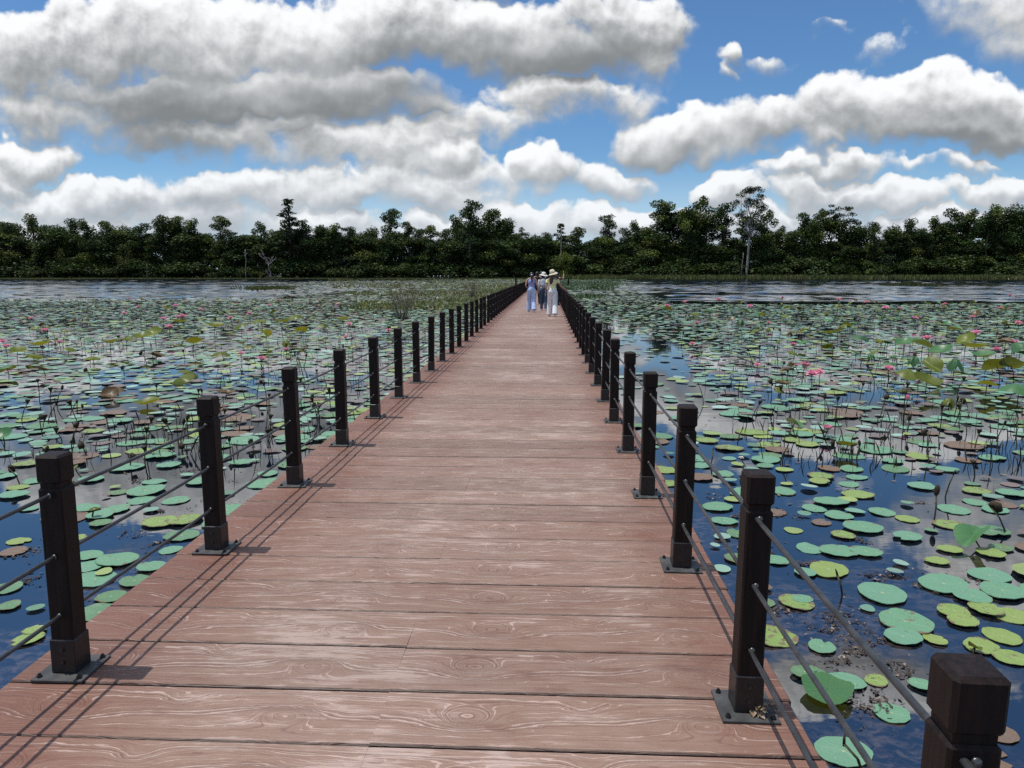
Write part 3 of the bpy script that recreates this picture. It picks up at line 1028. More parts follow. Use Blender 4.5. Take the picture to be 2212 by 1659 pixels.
# --- floating scraps of dead leaf ---------------------------------------
M_SCRAP = tinted('dead_leaf_scraps', .7, .3, .35, 30.0)
def build_scraps():
    rng = random.Random(31)
    V, F, C = [], [], []
    def flake(x, y, s, c):
        if XL - .05 < x < XR + .05: return
        n = rng.choice((4, 5, 6, 7)); o = len(V)
        e, a = rng.uniform(.12, .55), rng.uniform(0, 3.14)
        z = rng.uniform(.0015, .011)
        for k in range(n):
            t = 2 * math.pi * k / n
            r = s * rng.uniform(.35, 1.1)
            dx, dy = r * math.cos(t), r * e * math.sin(t)
            V.append((x + dx * math.cos(a) - dy * math.sin(a), y + dx * math.sin(a) + dy * math.cos(a), z + rng.uniform(-.003, .006)))
        F.append(list(range(o, o + n)))
        k = rng.uniform(.6, 1.3)
        C.append((c[0] * k, c[1] * k, c[2] * k, 1))
    patches = [(1700, 1340, 120, 50), (1800, 1320, 90, 40), (1840, 1370, 120, 40), (1870, 1530, 90, 70), (1830, 1400, 110, 35), (1880, 1250, 80, 26), (1960, 1230, 80, 24), (1930, 1440, 60, 40), (2010, 1250, 70, 30),
               (1735, 1225, 70, 24), (1650, 1180, 60, 24), (1690, 1110, 80, 20), (1600, 1130, 60, 24), (2100, 1230, 70, 24), (1560, 1060, 50, 20), (1790, 1440, 60, 30), (1860, 1160, 60, 16), (1980, 1085, 60, 16),
               (300, 1160, 70, 26), (330, 1100, 70, 22), (350, 1180, 60, 26), (440, 1100, 70, 22), (70, 1200, 70, 26), (255, 1330, 70, 36), (510, 1090, 60, 18), (420, 1015, 60, 14), (290, 1040, 50, 14), (90, 1250, 60, 20),
               (530, 1150, 40, 18), (150, 1300, 60, 30), (330, 1240, 60, 30)]
    for (px, py, w, h) in patches:
        for _ in range(int(1 + w * h / 2600)):         # rotted pads: a torn rim and some flesh left
            P = on_z(px + rng.uniform(-.8, .8) * w * .5, py + rng.uniform(-.8, .8) * h, .004)
            R = rng.uniform(.08, .18); tone = rng.choice(((.055, .042, .038), (.075, .056, .048), (.05, .043, .045)))
            a0, a1 = rng.uniform(0, 6.28), rng.uniform(2.5, 6.2)
            for _ in range(rng.randrange(26, 60)):
                t = a0 + rng.random() * a1; rr = R * min(1.05, rng.random() ** .3)
                flake(P.x + rr * math.cos(t), P.y + rr * math.sin(t) * .9, rng.uniform(.010, .030), tone if rng.random() < .88 else (.26, .20, .16))
        for _ in range(int(4 + w * h / 130)):
            P = on_z(px + rng.gauss(0, w * .45), py + rng.gauss(0, h * .45), .004)
            flake(P.x, P.y, rng.uniform(.006, .028), rng.choice(((.07, .05, .042), (.085, .062, .054), (.055, .045, .046), (.045, .036, .035), (.055, .042, .04), (.20, .155, .13))))
    for _ in range(5200):
        y = 3.5 + rng.random() ** 1.6 * 40
        x = rng.choice((-1, 1)) * rng.uniform(1.0, .75 * y + 2)
        if nz(x, y, .4, 5.5) < (.05 if y > 8 else .35): continue
        flake(x, y, rng.uniform(.015, .06), rng.choice(((.13, .085, .06), (.10, .07, .06), (.08, .06, .055), (.17, .13, .07))))
    me = bpy.data.meshes.new('floating_scraps')
    me.from_pydata(V, [], F)
    at = me.attributes.new('tint', 'FLOAT_COLOR', 'FACE'); at.data.foreach_set('color', np.array(C, dtype=np.float32).ravel())
    me.materials.append(M_SCRAP)
    tag(link('floating_scraps', me), 'brown scraps of dead lotus leaf floating on the water', 'leaf litter', None, 'stuff')
build_scraps()

# --- leaves standing on stems -------------------------------------------
def leaf_material(name, top, under, trans=.25):
    def b(T):
        oc = T.n('ShaderNodeTexCoord', out=3)
        s = T.n('ShaderNodeSeparateXYZ', {0: oc}, out=None)
        ang = T.m('ARCTAN2', s.outputs[1], s.outputs[0])
        wob = T.noise(oc, 3.5, 4, .6)
        vein = T.ss(T.m('ABSOLUTE', T.m('SINE', T.m('MULTIPLY', ang, 9.5))), .0, .2, 1.0, 0.0)
        rnd = T.n('ShaderNodeObjectInfo', out=5)
        bf = T.n('ShaderNodeNewGeometry', out=6)
        k = T.m('MULTIPLY_ADD', rnd, .5, .75)
        t = T.mix(T.m('MULTIPLY', vein, .3), T.v('SCALE', T.mix(wob, (*top, 1), (top[0] * 1.5, top[1] * 1.25, top[2] * .8, 1)), scale=k), (.20, .30, .12, 1))
        u = T.v('SCALE', T.mix(wob, (*under, 1), (under[0] * .55, under[1] * .5, under[2] * .5, 1)), scale=k)
        col = T.mix(bf, t, u)
        sh = pbsdf(T, col, .42, .45)
        tr = T.n('ShaderNodeBsdfTranslucent', {0: T.v('MULTIPLY', col, (1.5, 1.35, .35))})
        return T.n('ShaderNodeMixShader', {0: trans, 1: sh, 2: tr})
    return mat(name, b)
M_LEAF = {'green': leaf_material('standing_leaf_green', (.050, .150, .070), (.16, .19, .035)),
          'olive': leaf_material('standing_leaf_olive', (.125, .172, .030), (.165, .180, .028), .45),
          'withered': leaf_material('standing_leaf_withered', (.080, .052, .020), (.075, .050, .022), .12)}
M_STEM = noisy('lotus_stem', (.020, .024, .010), (.055, .050, .022), 14, .6, .3)
def leaf_shape(seed, kind):
    r_ = random.Random(seed)
    n, rings = 22, (.1, .35, .6, .82, 1.0)
    ph = [r_.uniform(0, 6.28) for _ in range(4)]
    vs, fs = [(0, 0, 0)], []
    for r in rings:
        for i in range(n):
            t = 2 * math.pi * i / n
            w = 1 + .05 * math.sin(2 * t + ph[0]) + .04 * math.sin(5 * t + ph[1])
            x, y = r * w * math.cos(t), r * w * math.sin(t)
            if kind == 'bowl':
                z = .34 * r * r + .06 * r * math.sin(3 * t + ph[2])
            elif kind == 'flat':
                z = .10 * r * r + .09 * r * math.sin(2 * t + ph[2]) + .05 * r * r * math.sin(5 * t + ph[3])
            elif kind == 'fold':
                z = .55 * abs(x) - .12 * r * r + .05 * r * math.sin(4 * t + ph[3]); x *= .72
            elif kind == 'droop':
                z = -.42 * r * r + .10 * r * math.sin(3 * t + ph[2])
            else:      # crumpled
                z = -.75 * r * r + .30 * r * math.sin(4 * t + ph[2]); x *= .55 + .2 * math.sin(3 * t); y *= .6
            vs.append((x, y, z))
    for i in range(n):
        fs.append((0, 1 + i, 1 + (i + 1) % n))
    for j in range(len(rings) - 1):
        for i in range(n):
            a = 1 + j * n; i2 = (i + 1) % n
            fs.append((a + i, a + n + i, a + n + i2, a + i2))
    m = MB(); m.add(vs, fs, 0, True)
    return m
LEAF_ME = {}
for ki, kind in enumerate(('bowl', 'flat', 'fold', 'droop', 'crumple')):
    for v in range(2):
        sh = leaf_shape(ki * 10 + v, kind)
        for cname, m in M_LEAF.items():
            LEAF_ME[(kind, v, cname)] = sh.mesh('blade', m)
STEM_ME = []
for v in range(4):
    r_ = random.Random(v + 50)
    m = MB(); a, b_ = r_.uniform(-.08, .08), r_.uniform(-.08, .08)
    m.tube([(a * (1 - t) * t * 3, b_ * (1 - t) * t * 3, t) for t in (0, .25, .5, .75, 1)], [1] * 5, 6)
    # radius is set apart from the length when the stem is scaled
    vs = []
    for i, p in enumerate(m.v):
        t = (0, .25, .5, .75, 1)[i // 6]
        c = Vector((a * (1 - t) * t * 3, b_ * (1 - t) * t * 3, t))
        d = Vector(p) - c
        vs.append(tuple(c + Vector((d.x, d.y, 0)).normalized() * .0075))
    m.v = vs
    STEM_ME.append(m.mesh('stem', M_STEM))

LEVELS = {}
def place_words(x, y):
    side, post = level(x, y)
    k = LEVELS.setdefault((side, post), [])
    return side, post

STANDING = []          # (kind, x, y, data) gathered first, so that each can be told from its neighbours
rs = random.Random(101)
def add_leaf(x, y, r, h, kind=None, col=None, tilt=None):
    if XL - .1 < x < XR + .1: return
    STANDING.append(['leaf', x, y, dict(r=r, h=h, kind=kind or rs.choices(('bowl', 'flat', 'fold', 'droop', 'crumple'), (3, 1.2, 3, 3.5, 1.5))[0], col=col, tilt=tilt)])
def add_flower(x, y, s, h, bud=False, col='pink'):
    if XL - .1 < x < XR + .1: return
    STANDING.append(['flower', x, y, dict(s=s, h=h, bud=bud, col=col)])
def add_pod(x, y, h, v):
    if XL - .1 < x < XR + .1: return
    STANDING.append(['pod', x, y, dict(h=h, v=v)])

def leaf_px(px, py, w, hpx, **kw):
    """leaf seen at px, py (its blade), w wide, standing hpx above its foot"""
    P = on_z(px, py + hpx, 0)
    d = (P - CAMPOS).dot(FWD)
    add_leaf(P.x, P.y, w / FPX * d / 2 * .86, hpx / FPX * d, **kw)
for a in [  # right hand stand
    (1990, 745, 60, 40, 'green'), (2030, 760, 55, 36, 'green'), (2060, 775, 60, 40, 'green'), (1975, 770, 50, 26, 'green'), (2010, 790, 60, 30, 'olive'), (1962, 800, 60, 26, 'olive'), (2100, 750, 60, 40, 'olive'), (2120, 770, 56, 36, 'green'),
    (2150, 790, 70, 36, 'green'), (2195, 830, 76, 50, 'green'), (2180, 790, 56, 40, 'green'), (2050, 860, 50, 26, 'olive'), (2000, 825, 64, 26, 'olive'), (2085, 735, 44, 36, 'olive'), (1950, 742, 44, 30, 'green'), (2205, 745, 50, 40, 'green'),
    (2170, 740, 44, 30, 'withered'), (2130, 830, 44, 26, 'olive'), (1905, 735, 40, 22, 'olive'), (1860, 725, 40, 22, 'green'), (1830, 705, 40, 20, 'green'), (1790, 720, 34, 16, 'olive'), (2060, 712, 40, 24, 'green'), (1720, 718, 34, 14, 'olive'),
    (1690, 830, 40, 22, 'withered'), (1736, 735, 34, 20, 'green'), (1500, 675, 30, 12, 'olive'), (1530, 668, 30, 14, 'green'), (1600, 690, 30, 14, 'green'), (1640, 680, 30, 14, 'green'), (1440, 668, 30, 12, 'green'), (1700, 665, 28, 14, 'green'),
    (2100, 1158, 100, 22, 'green'), (1682, 838, 30, 20, 'olive'), (1830, 962, 54, 18, 'olive'), (1715, 915, 52, 10, 'green'), (1700, 800, 34, 16, 'withered'),
    # left hand stand
    (40, 760, 46, 22, 'olive'), (90, 745, 46, 26, 'olive'), (75, 765, 40, 16, 'olive'), (240, 740, 40, 22, 'olive'), (275, 735, 40, 24, 'olive'), (310, 728, 44, 30, 'olive'), (335, 720, 40, 30, 'olive'), (420, 740, 44, 22, 'olive'), (465, 705, 44, 30, 'olive'),
    (385, 695, 36, 24, 'olive'), (520, 700, 36, 22, 'olive'), (560, 690, 36, 22, 'olive'), (610, 695, 36, 22, 'olive'), (640, 680, 40, 24, 'olive'), (575, 720, 40, 22, 'olive'), (650, 715, 36, 18, 'olive'), (150, 750, 36, 18, 'olive'), (185, 735, 36, 20, 'green'),
    (410, 800, 54, 14, 'olive'), (390, 815, 60, 14, 'olive'), (245, 835, 60, 18, 'withered'), (95, 800, 40, 14, 'withered'), (240, 850, 40, 10, 'withered'), (490, 850, 40, 14, 'withered'), (150, 1014, 52, 16, 'olive'), (620, 735, 36, 18, 'olive'),
    (15, 790, 40, 22, 'green'), (700, 700, 34, 18, 'olive'), (740, 690, 34, 18, 'olive'), (540, 745, 36, 18, 'olive'), (480, 760, 40, 18, 'olive'), (340, 760, 40, 18, 'withered'), (200, 770, 40, 18, 'olive'), (8, 940, 44, 16, 'green'), (318, 872, 60, 6, 'olive'),
    (205, 1095, 22, 26, 'olive'), (760, 745, 26, 16, 'olive')]:
    leaf_px(*a[:4], col=a[4])
leaf_px(1786, 1492, 128, 10, col='green', kind='flat', tilt=.06)
leaf_px(2104, 1398, 40, 14, col='olive', kind='fold', tilt=.5)
for _ in range(230):        # further ones on the left
    y = rs.uniform(20, 66); x = -rs.uniform(3.5, .72 * y)
    if nz(x, y, .12, 4.4) < .06: continue
    add_leaf(x, y, rs.uniform(.08, .19), rs.uniform(.15, .5), col=rs.choices(('olive', 'green', 'withered'), (5, 2, 2.5))[0])
for _ in range(210):        # and on the right
    y = rs.uniform(18, 58); x = rs.uniform(4 + y * .12, .72 * y)
    if nz(x, y, .12, 1.4) < .08: continue
    add_leaf(x, y, rs.uniform(.08, .20), rs.uniform(.15, .5), col=rs.choices(('olive', 'green', 'withered'), (3, 5, 1.5))[0])

def flower_px(px, py, w, hpx, **kw):
    P = on_z(px, py + hpx, 0)
    d = (P - CAMPOS).dot(FWD)
    add_flower(P.x, P.y, w / FPX * d / 2 * 1.3, hpx / FPX * d, **kw)
for a in [(1736, 794, 26, 34), (1752, 812, 24, 26), (1768, 809, 22, 28), (1917, 801, 24, 26), (1957, 865, 20, 36, True), (1786, 930, 26, 16), (1981, 830, 14, 18, True), (2000, 735, 22, 26), (2106, 724, 22, 26), (2150, 760, 22, 26), (2187, 745, 22, 26),
          (1712, 748, 16, 16), (1718, 792, 14, 14), (1440, 664, 14, 10), (1552, 650, 12, 12), (1480, 655, 12, 10), (1620, 664, 12, 12), (1810, 650, 12, 12), (1872, 655, 12, 12), (1912, 668, 14, 14), (2100, 688, 14, 14), (2040, 660, 12, 12), (2160, 668, 12, 12),
          (1495, 745, 12, 12), (1635, 790, 12, 10), (1505, 700, 12, 10), (1660, 700, 12, 10), (1975, 690, 14, 14), (1690, 645, 10, 10), (2180, 640, 10, 10), (1600, 990, 10, 20), (2198, 700, 14, 16),
          (100, 718, 18, 24), (565, 779, 20, 16), (522, 766, 14, 20), (748, 731, 14, 14), (395, 688, 18, 20), (368, 710, 18, 22), (355, 692, 14, 18), (15, 752, 18, 20), (130, 742, 14, 18), (840, 716, 12, 12), (8, 740, 14, 16), (500, 690, 14, 16),
          (540, 680, 12, 14), (270, 680, 12, 12), (300, 665, 10, 10), (730, 660, 10, 10), (380, 662, 10, 10), (840, 770, 10, 10), (755, 703, 12, 12), (620, 757, 12, 12), (70, 690, 12, 14)]:
    flower_px(*a[:4], bud=len(a) > 4, col='white' if a[0] == 1600 else 'pink')
for _ in range(14):
    y = rs.uniform(26, 62)
    x = rs.choice((-1, 1)) * rs.uniform(4 + .1 * y, .72 * y)
    add_flower(x, y, rs.uniform(.10, .16), rs.uniform(.3, .7))
for (px, py, hp, v) in [(170, 1075, 56, 0), (327, 965, 60, 0), (388, 960, 22, 2), (170, 870, 40, 0), (395, 905, 50, 1), (430, 845, 50, 0), (360, 905, 40, 2), (55, 870, 40, 0), (575, 855, 36, 0), (275, 980, 30, 2), (2110, 935, 36, 0), (2045, 1020, 56, 3),
                        (1860, 960, 54, 1), (1795, 960, 36, 1), (2150, 1090, 60, 2), (2013, 1065, 50, 1), (1690, 960, 40, 3), (1630, 870, 36, 0), (1515, 830, 40, 3), (1860, 830, 36, 0), (1955, 905, 30, 1), (1600, 925, 30, 3), (1530, 970, 36, 3), (2080, 880, 30, 0),
                        (1826, 1600, 60, 3), (25, 1010, 40, 2), (90, 975, 30, 1), (480, 890, 36, 0), (240, 900, 36, 0), (520, 905, 30, 3), (130, 840, 36, 1), (660, 820, 30, 0), (1810, 1235, 50, 3), (1600, 1010, 26, 3), (2100, 1000, 30, 0)]:
    P = on_z(px, py + hp, 0)
    d = (P - CAMPOS).dot(FWD)
    add_pod(P.x, P.y, hp / FPX * d, v)
for _ in range(330):
    y = 9 + rs.random() ** 1.3 * 45
    x = rs.choice((-1, 1)) * rs.uniform(3 + .05 * y, .72 * y)
    if cover(x, y) < .2: continue
    if len([1 for s in STANDING if s[0] == 'pod']) > 265: break
    add_pod(x, y, rs.uniform(.12, .48), rs.choice((0, 0, 1, 2, 3)))

# flower and pod shapes
def petal_material(name, c1, c2):
    def b(T):
        oc = T.n('ShaderNodeTexCoord', out=3)
        z = T.n('ShaderNodeSeparateXYZ', {0: oc}, out=2)
        col = T.mix(T.ss(z, -.2, 1.0), (*c1, 1), (*c2, 1))
        t = T.n('ShaderNodeBsdfTranslucent', {0: col})
        return T.n('ShaderNodeMixShader', {0: .35, 1: pbsdf(T, col, .5, .3), 2: t})
    return mat(name, b)
M_PETAL = {'pink': petal_material('pink_petals', (.82, .52, .58), (.76, .20, .36)), 'white': petal_material('white_petals', (.75, .72, .55), (.8, .78, .72))}
M_HEART = noisy('flower_heart', (.45, .33, .04), (.62, .50, .10), 9, .6, .3)
def flower_mesh(open_, seed, m):
    r_ = random.Random(seed)
    b = MB()
    for ring, (cnt, spread, ln) in enumerate(((6, open_ * 1.15, 1.0), (6, open_ * .75, .95), (5, open_ * .4, .85))):
        for k in range(cnt):
            t = 2 * math.pi * (k + .5 * ring) / cnt + r_.uniform(-.15, .15)
            sp = spread + r_.uniform(-.12, .12)
            vs, fs = [], []
            for i in range(6):
                u = i / 5
                wd = .34 * math.sin(math.pi * min(1, u * .92 + .08)) ** .8 * (1 - .15 * u)
                ang = sp * (.35 + .65 * u) if open_ > .5 else sp * math.sin(math.pi * u) * .9
                rr, z = .10 + ln * u * math.sin(ang), ln * u * math.cos(ang) * 1.0
                for j in (-1, 0, 1):
                    cup = (abs(j)) * .10 * (1 - u)
                    vs.append(((rr - cup * .6) * math.cos(t) - j * wd * math.sin(t), (rr - cup * .6) * math.sin(t) + j * wd * math.cos(t), z + cup * .6))
            for i in range(5):
                for j in range(2):
                    fs.append((i * 3 + j, i * 3 + j + 1, i * 3 + j + 4, i * 3 + j + 3))
            b.add(vs, fs, 0, True)
    return b.mesh('petals', m)
FLOWER_ME = {(o, c): [flower_mesh(a, s, M_PETAL[c]) for s in range(2)] for (o, a) in (('open', 1.05), ('bud', .32)) for c in ('pink', 'white')}
hb = MB(); hb.tube([(0, 0, 0), (0, 0, .16), (0, 0, .32)], [.10, .18, .24], 10)
ME_HEART = hb.mesh('heart', M_HEART)
M_POD = noisy('dry_seed_pod', (.018, .014, .010), (.055, .042, .026), 20, .75, .2)
def pod_meshes():
    out = []
    b = MB(); b.tube([(0, 0, -.02), (0, 0, .015), (0, 0, .045), (0, 0, .052)], [.006, .020, .034, .028], 10); out.append(b.mesh('pod', M_POD))
    b = MB(); b.ell((0, 0, .025), (.020, .020, .042), 8, 6); out.append(b.mesh('pod', M_POD))
    b = MB(); b.tube([(0, 0, 0), (.02, 0, .01), (.045, 0, -.015), (.05, 0, -.05)], [.010, .020, .034, .026], 8); out.append(b.mesh('pod', M_POD))
    b = MB(); b.tube([(0, 0, -.01), (.004, 0, .02), (.012, 0, .045)], [.007, .007, .003], 6); out.append(b.mesh('pod', M_POD))
    return out
POD_ME = pod_meshes()

def word_rank():
    by = {}
    for s in STANDING:
        by.setdefault((s[0], level(s[1], s[2])), []).append(s)
    for k, l in by.items():
        l.sort(key=lambda s: abs(s[1] - XC))
        for i, s in enumerate(l):
            s.append((k[1], i, len(l)))
word_rank()
for s in STANDING:
    kind, x, y, d, ((side, post), rk, tot) = s
    where = ('%s out from the %s railing level with its %s post' % (nth(rk) if rk else 'first', side, nth(post)))
    if kind == 'leaf':
        col = d['col'] or 'green'
        h = max(.04, d['h']); r = d['r']
        words = {'bowl': 'cupped', 'flat': 'spread', 'fold': 'folded', 'droop': 'drooping', 'crumple': 'crumpled'}[d['kind']]
        t = thing('lotus_leaf', '%s %s lotus leaf, %s' % (words, {'green': 'green', 'olive': 'olive', 'withered': 'brown'}[col], where), 'lotus leaf', (x, y, 0), 0, 'lotus leaves standing above the water')
        b = link('blade', LEAF_ME[(d['kind'], rs.randrange(2), col)], t)
        b.location = (0, 0, h); b.scale = (r, r, r)
        tl = d['tilt'] if d['tilt'] is not None else rs.choice((.12, .25, .4, .65))
        b.rotation_euler = (rs.uniform(-tl, tl), rs.uniform(-tl, tl), rs.uniform(0, 6.28))
        st = link('stem', rs.choice(STEM_ME), t); st.scale = (1, 1, h + .25); st.location = (0, 0, -.25)
    elif kind == 'flower':
        sz = d['s']; h = max(.06, d['h'])
        if d['bud']:
            lab, cat = 'closed pink lotus bud, ', 'lotus bud'
        else:
            lab, cat = '%s open lotus flower, ' % d['col'], 'lotus flower'
        t = thing('lotus_flower', lab + where, cat, (x, y, 0), 0, 'lotus flowers standing above the pads')
        p = link('petals', rs.choice(FLOWER_ME[('bud' if d['bud'] else 'open', d['col'])]), t)
        p.location = (0, 0, h); p.scale = (sz, sz, sz * 1.05); p.rotation_euler = (rs.uniform(-.3, .3), rs.uniform(-.3, .3), rs.uniform(0, 6.28))
        if not d['bud']:
            hh = link('heart', ME_HEART, t); hh.location = p.location; hh.scale = p.scale; hh.rotation_euler = p.rotation_euler
        st = link('stem', rs.choice(STEM_ME), t); st.scale = (1, 1, h + .25); st.location = (0, 0, -.25)
    else:
        v, h = d['v'], max(.06, d['h'])
        words = ('dry lotus seed pod', 'dark lotus bud', 'nodding dry lotus seed pod', 'bare dead lotus stalk')[v]
        t = thing('lotus_seed_pod' if v in (0, 2) else ('lotus_bud' if v == 1 else 'lotus_stalk'), '%s, %s' % (words, where), 'seed pod' if v in (0, 2) else ('bud' if v == 1 else 'stalk'), (x, y, 0), rs.uniform(0, 6.28), 'lotus pods and stalks standing above the pads')
        lean = Euler((rs.uniform(-.25, .25), rs.uniform(-.25, .25), 0))
        R = lean.to_matrix()
        st = link('stem', rs.choice(STEM_ME), t); st.scale = (1, 1, h + .2); st.rotation_euler = lean
        st.location = R @ Vector((0, 0, -.2))
        p = link('pod' if v < 3 else 'tip', POD_ME[v], t); p.rotation_euler = lean; p.location = R @ Vector((0, 0, h - .001))
        k = rs.uniform(.9, 1.4); p.scale = (k, k, k)
# ------------------------------------------------------------------ trees on the far bank
M_FOL = tinted('tree_leaves', .6, .18, .35, .35, trans=.12)
M_BARK = noisy('grey_bark', (.055, .047, .038), (.13, .115, .095), 1.2, .9, .2, .3, stretch=(4, 4, .6))
M_PALE = noisy('pale_bark', (.20, .18, .16), (.36, .33, .30), 1.2, .85, .2, .3, stretch=(4, 4, .6))
M_DEAD = noisy('bleached_wood', (.15, .14, .125), (.27, .25, .23), 2.0, .85, .2)

G_DARK, G_MID, G_OLIVE, G_LIME = (.030, .052, .016), (.052, .085, .020), (.085, .108, .024), (.125, .16, .024)

def leaf_cloud(mb, rng, lobes, n, size, cols, zfloor=None):
    """leaf clumps spread through the lobes of a crown"""
    wts = [l[1][0] * l[1][1] * l[1][2] for l in lobes]
    s = sum(w ** .75 for w in wts)
    for (c, r), w in zip(lobes, wts):
        m = max(8, int(n * w ** .75 / s))
        base = Vector(rng.choice(cols)) * rng.uniform(.75, 1.3)
        for _ in range(m):
            d = Vector((rng.gauss(0, 1), rng.gauss(0, 1), rng.gauss(0, 1))).normalized()
            k = rng.random() ** .38
            if rng.random() < .06: k *= 1.18
            p = Vector((c[0] + d.x * r[0] * k, c[1] + d.y * r[1] * k, c[2] + d.z * r[2] * k))
            if zfloor is not None and p.z < zfloor: continue
            q = size * rng.uniform(.5, 1.25)
            a = Vector((rng.gauss(0, 1), rng.gauss(0, 1), rng.gauss(0, .7))).normalized()
            b = a.cross(Vector((rng.gauss(0, 1), rng.gauss(0, 1), rng.gauss(0, 1)))).normalized()
            e = rng.uniform(.35, .8)
            col = base * rng.uniform(.7, 1.35)
            vs = [p + a * q * .5, p + b * q * .5 * e + a * q * .1, p - a * q * .5, p - b * q * .5 * e - a * q * .08]
            mb.add(vs, [(0, 1, 2, 3)], 0, False, (col.x, col.y, col.z, 1))

def limb(mb, rng, a, b, r0, r1, n=5, wig=.06, sides=6):
    a, b = Vector(a), Vector(b)
    L = (b - a).length
    pts, rr = [], []
    for i in range(n + 1):
        t = i / n
        p = a.lerp(b, t)
        if 0 < i < n:
            p += Vector((rng.gauss(0, 1), rng.gauss(0, 1), rng.gauss(0, .4))) * wig * L * .5
        pts.append(p); rr.append(r0 + (r1 - r0) * t)
    mb.tube(pts, rr, sides)
    return pts

def tree_kind(name, seed, kind):
    """unit-free: built about 26 m tall, scaled when placed"""
    rng = random.Random(seed)
    wood, crown = MB(), MB()
    lobes = []
    H = 26.0
    cols = (G_DARK, G_DARK, G_MID, G_DARK, G_OLIVE)
    if kind == 'broad':
        limb(wood, rng, (0, 0, -.5), (rng.uniform(-.6, .6), 0, 15), .55, .28, 6, .03)
        for i in range(22):
            a = rng.uniform(0, 6.28); rad_ = rng.uniform(.5, 7.0) * (1 if i > 4 else .5)
            z = rng.uniform(2.5, 22.5) if i > 4 else rng.uniform(17, 23.5)
            rad_ *= 1 - .5 * max(0, (z - 12) / 13)
            s = rng.uniform(1.8, 3.6)
            c = (rad_ * math.cos(a), rad_ * math.sin(a) * .8, z)
            lobes.append((c, (s * 1.2, s * 1.1, s * .85)))
            if i % 2: limb(wood, rng, (0, 0, min(13, z * .55)), c, .18, .05, 4)
    elif kind == 'layered':     # clumped crown with gaps, lobes standing out of it
        limb(wood, rng, (0, 0, -.5), (rng.uniform(-1, 1), 0, 20), .5, .2, 7, .03)
        for i in range(19):
            a = rng.uniform(0, 6.28); z = 3.5 + 20.6 * (i / 18) ** .85
            rad_ = rng.uniform(1.0, 5.8) * (1.05 - .55 * (i / 18))
            s = rng.uniform(1.2, 2.5)
            c = (rad_ * math.cos(a), rad_ * math.sin(a) * .8, z)
            lobes.append((c, (s * 1.35, s * 1.2, s * .72)))
            limb(wood, rng, (0, 0, z * .72), c, .15, .04, 4)
    elif kind == 'spire':       # open conical crown
        limb(wood, rng, (0, 0, -.5), (0, 0, 25), .45, .08, 8, .01)
        for i in range(26):
            t = i / 25
            a = i * 2.4; z = 8 + 17.2 * t
            rad_ = (4.3 * (1 - t) ** .8) * rng.uniform(.45, 1.0)
            s = rng.uniform(.75, 1.35) * (1.15 - .5 * t)
            c = (rad_ * math.cos(a), rad_ * math.sin(a) * .8, z)
            lobes.append((c, (s * 1.25, s * 1.15, s * .8)))
            limb(wood, rng, (0, 0, z - 1.2), c, .10, .03, 3)
        cols = (G_DARK, (.022, .030, .014))
    elif kind == 'airy':        # thin spreading top on bare limbs
        top = limb(wood, rng, (0, 0, -.5), (.6, 0, 16), .42, .24, 6, .03)
        for i in range(15):
            a = rng.uniform(0, 6.28); rad_ = rng.uniform(2.0, 6.4); z = rng.uniform(16.5, 25)
            c = (rad_ * math.cos(a), rad_ * math.sin(a) * .7, z)
            p = limb(wood, rng, (.4, 0, rng.uniform(11.5, 16)), c, .17, .03, 5, .10)
            for k in range(2):
                s = rng.uniform(.7, 1.35)
                lobes.append(((c[0] + rng.gauss(0, .9), c[1] + rng.gauss(0, .9), c[2] + rng.gauss(0, .5)), (s * 1.4, s * 1.2, s * .7)))
        cols = (G_DARK, (.028, .036, .016))
    elif kind == 'tower':       # tall, hung with creepers to the ground
        limb(wood, rng, (0, 0, -.5), (0, 0, 20), .5, .2, 7, .02)
        for i in range(20):
            t = i / 19
            a = rng.uniform(0, 6.28); z = 3.5 + 20.5 * t
            rad_ = rng.uniform(.4, 2.6) * (1 + .6 * math.sin(t * 3.0)); s = rng.uniform(1.4, 2.4)
            lobes.append(((rad_ * math.cos(a), rad_ * math.sin(a) * .8, z), (s, s, s * 1.15)))
    elif kind == 'bush':        # low rounded growth at the water's edge, 26 units scaled down
        for i in range(15):
            a = rng.uniform(0, 6.28); rad_ = rng.uniform(0, 13); z = rng.uniform(4, 19) * (1 - .03 * rad_)
            s = rng.uniform(4, 7.5)
            lobes.append(((rad_ * math.cos(a), rad_ * math.sin(a) * .7, z), (s * 1.2, s, s * .9)))
        limb(wood, rng, (0, 0, -.5), (0, 0, 12), .7, .3, 4, .02)
        cols = (G_DARK, G_MID, G_DARK, (.040, .060, .017))
    n = {'broad': 6800, 'layered': 4800, 'spire': 2600, 'airy': 1900, 'tower': 5200, 'bush': 4200}[kind]
    size = {'broad': .80, 'layered': .72, 'spire': .66, 'airy': .60, 'tower': .75, 'bush': 1.9}[kind]
    leaf_cloud(crown, rng, lobes, n, size, cols)
    return wood.mesh('trunk', M_BARK), crown.mesh('crown', M_FOL)

TREE_ME = {}
for kind, num in (('broad', 5), ('layered', 4), ('spire', 2), ('airy', 2), ('tower', 3), ('bush', 4)):
    TREE_ME[kind] = [tree_kind(kind, 40 + i * 7 + len(kind), kind) for i in range(num)]

rt = random.Random(404)
TREES = []
def plan_tree(px, top, kind, back=6.0, wide=1.0, foot=None):
    """a tree whose top shows at px, top; back = metres behind the water's edge"""
    P = on_y(px, 600, SHORE + 10)
    Y = shore_y(P.x) + back
    T_ = on_y(px, top, Y)
    TREES.append([T_.x, Y, max(3.0, T_.z - .4), kind, wide])

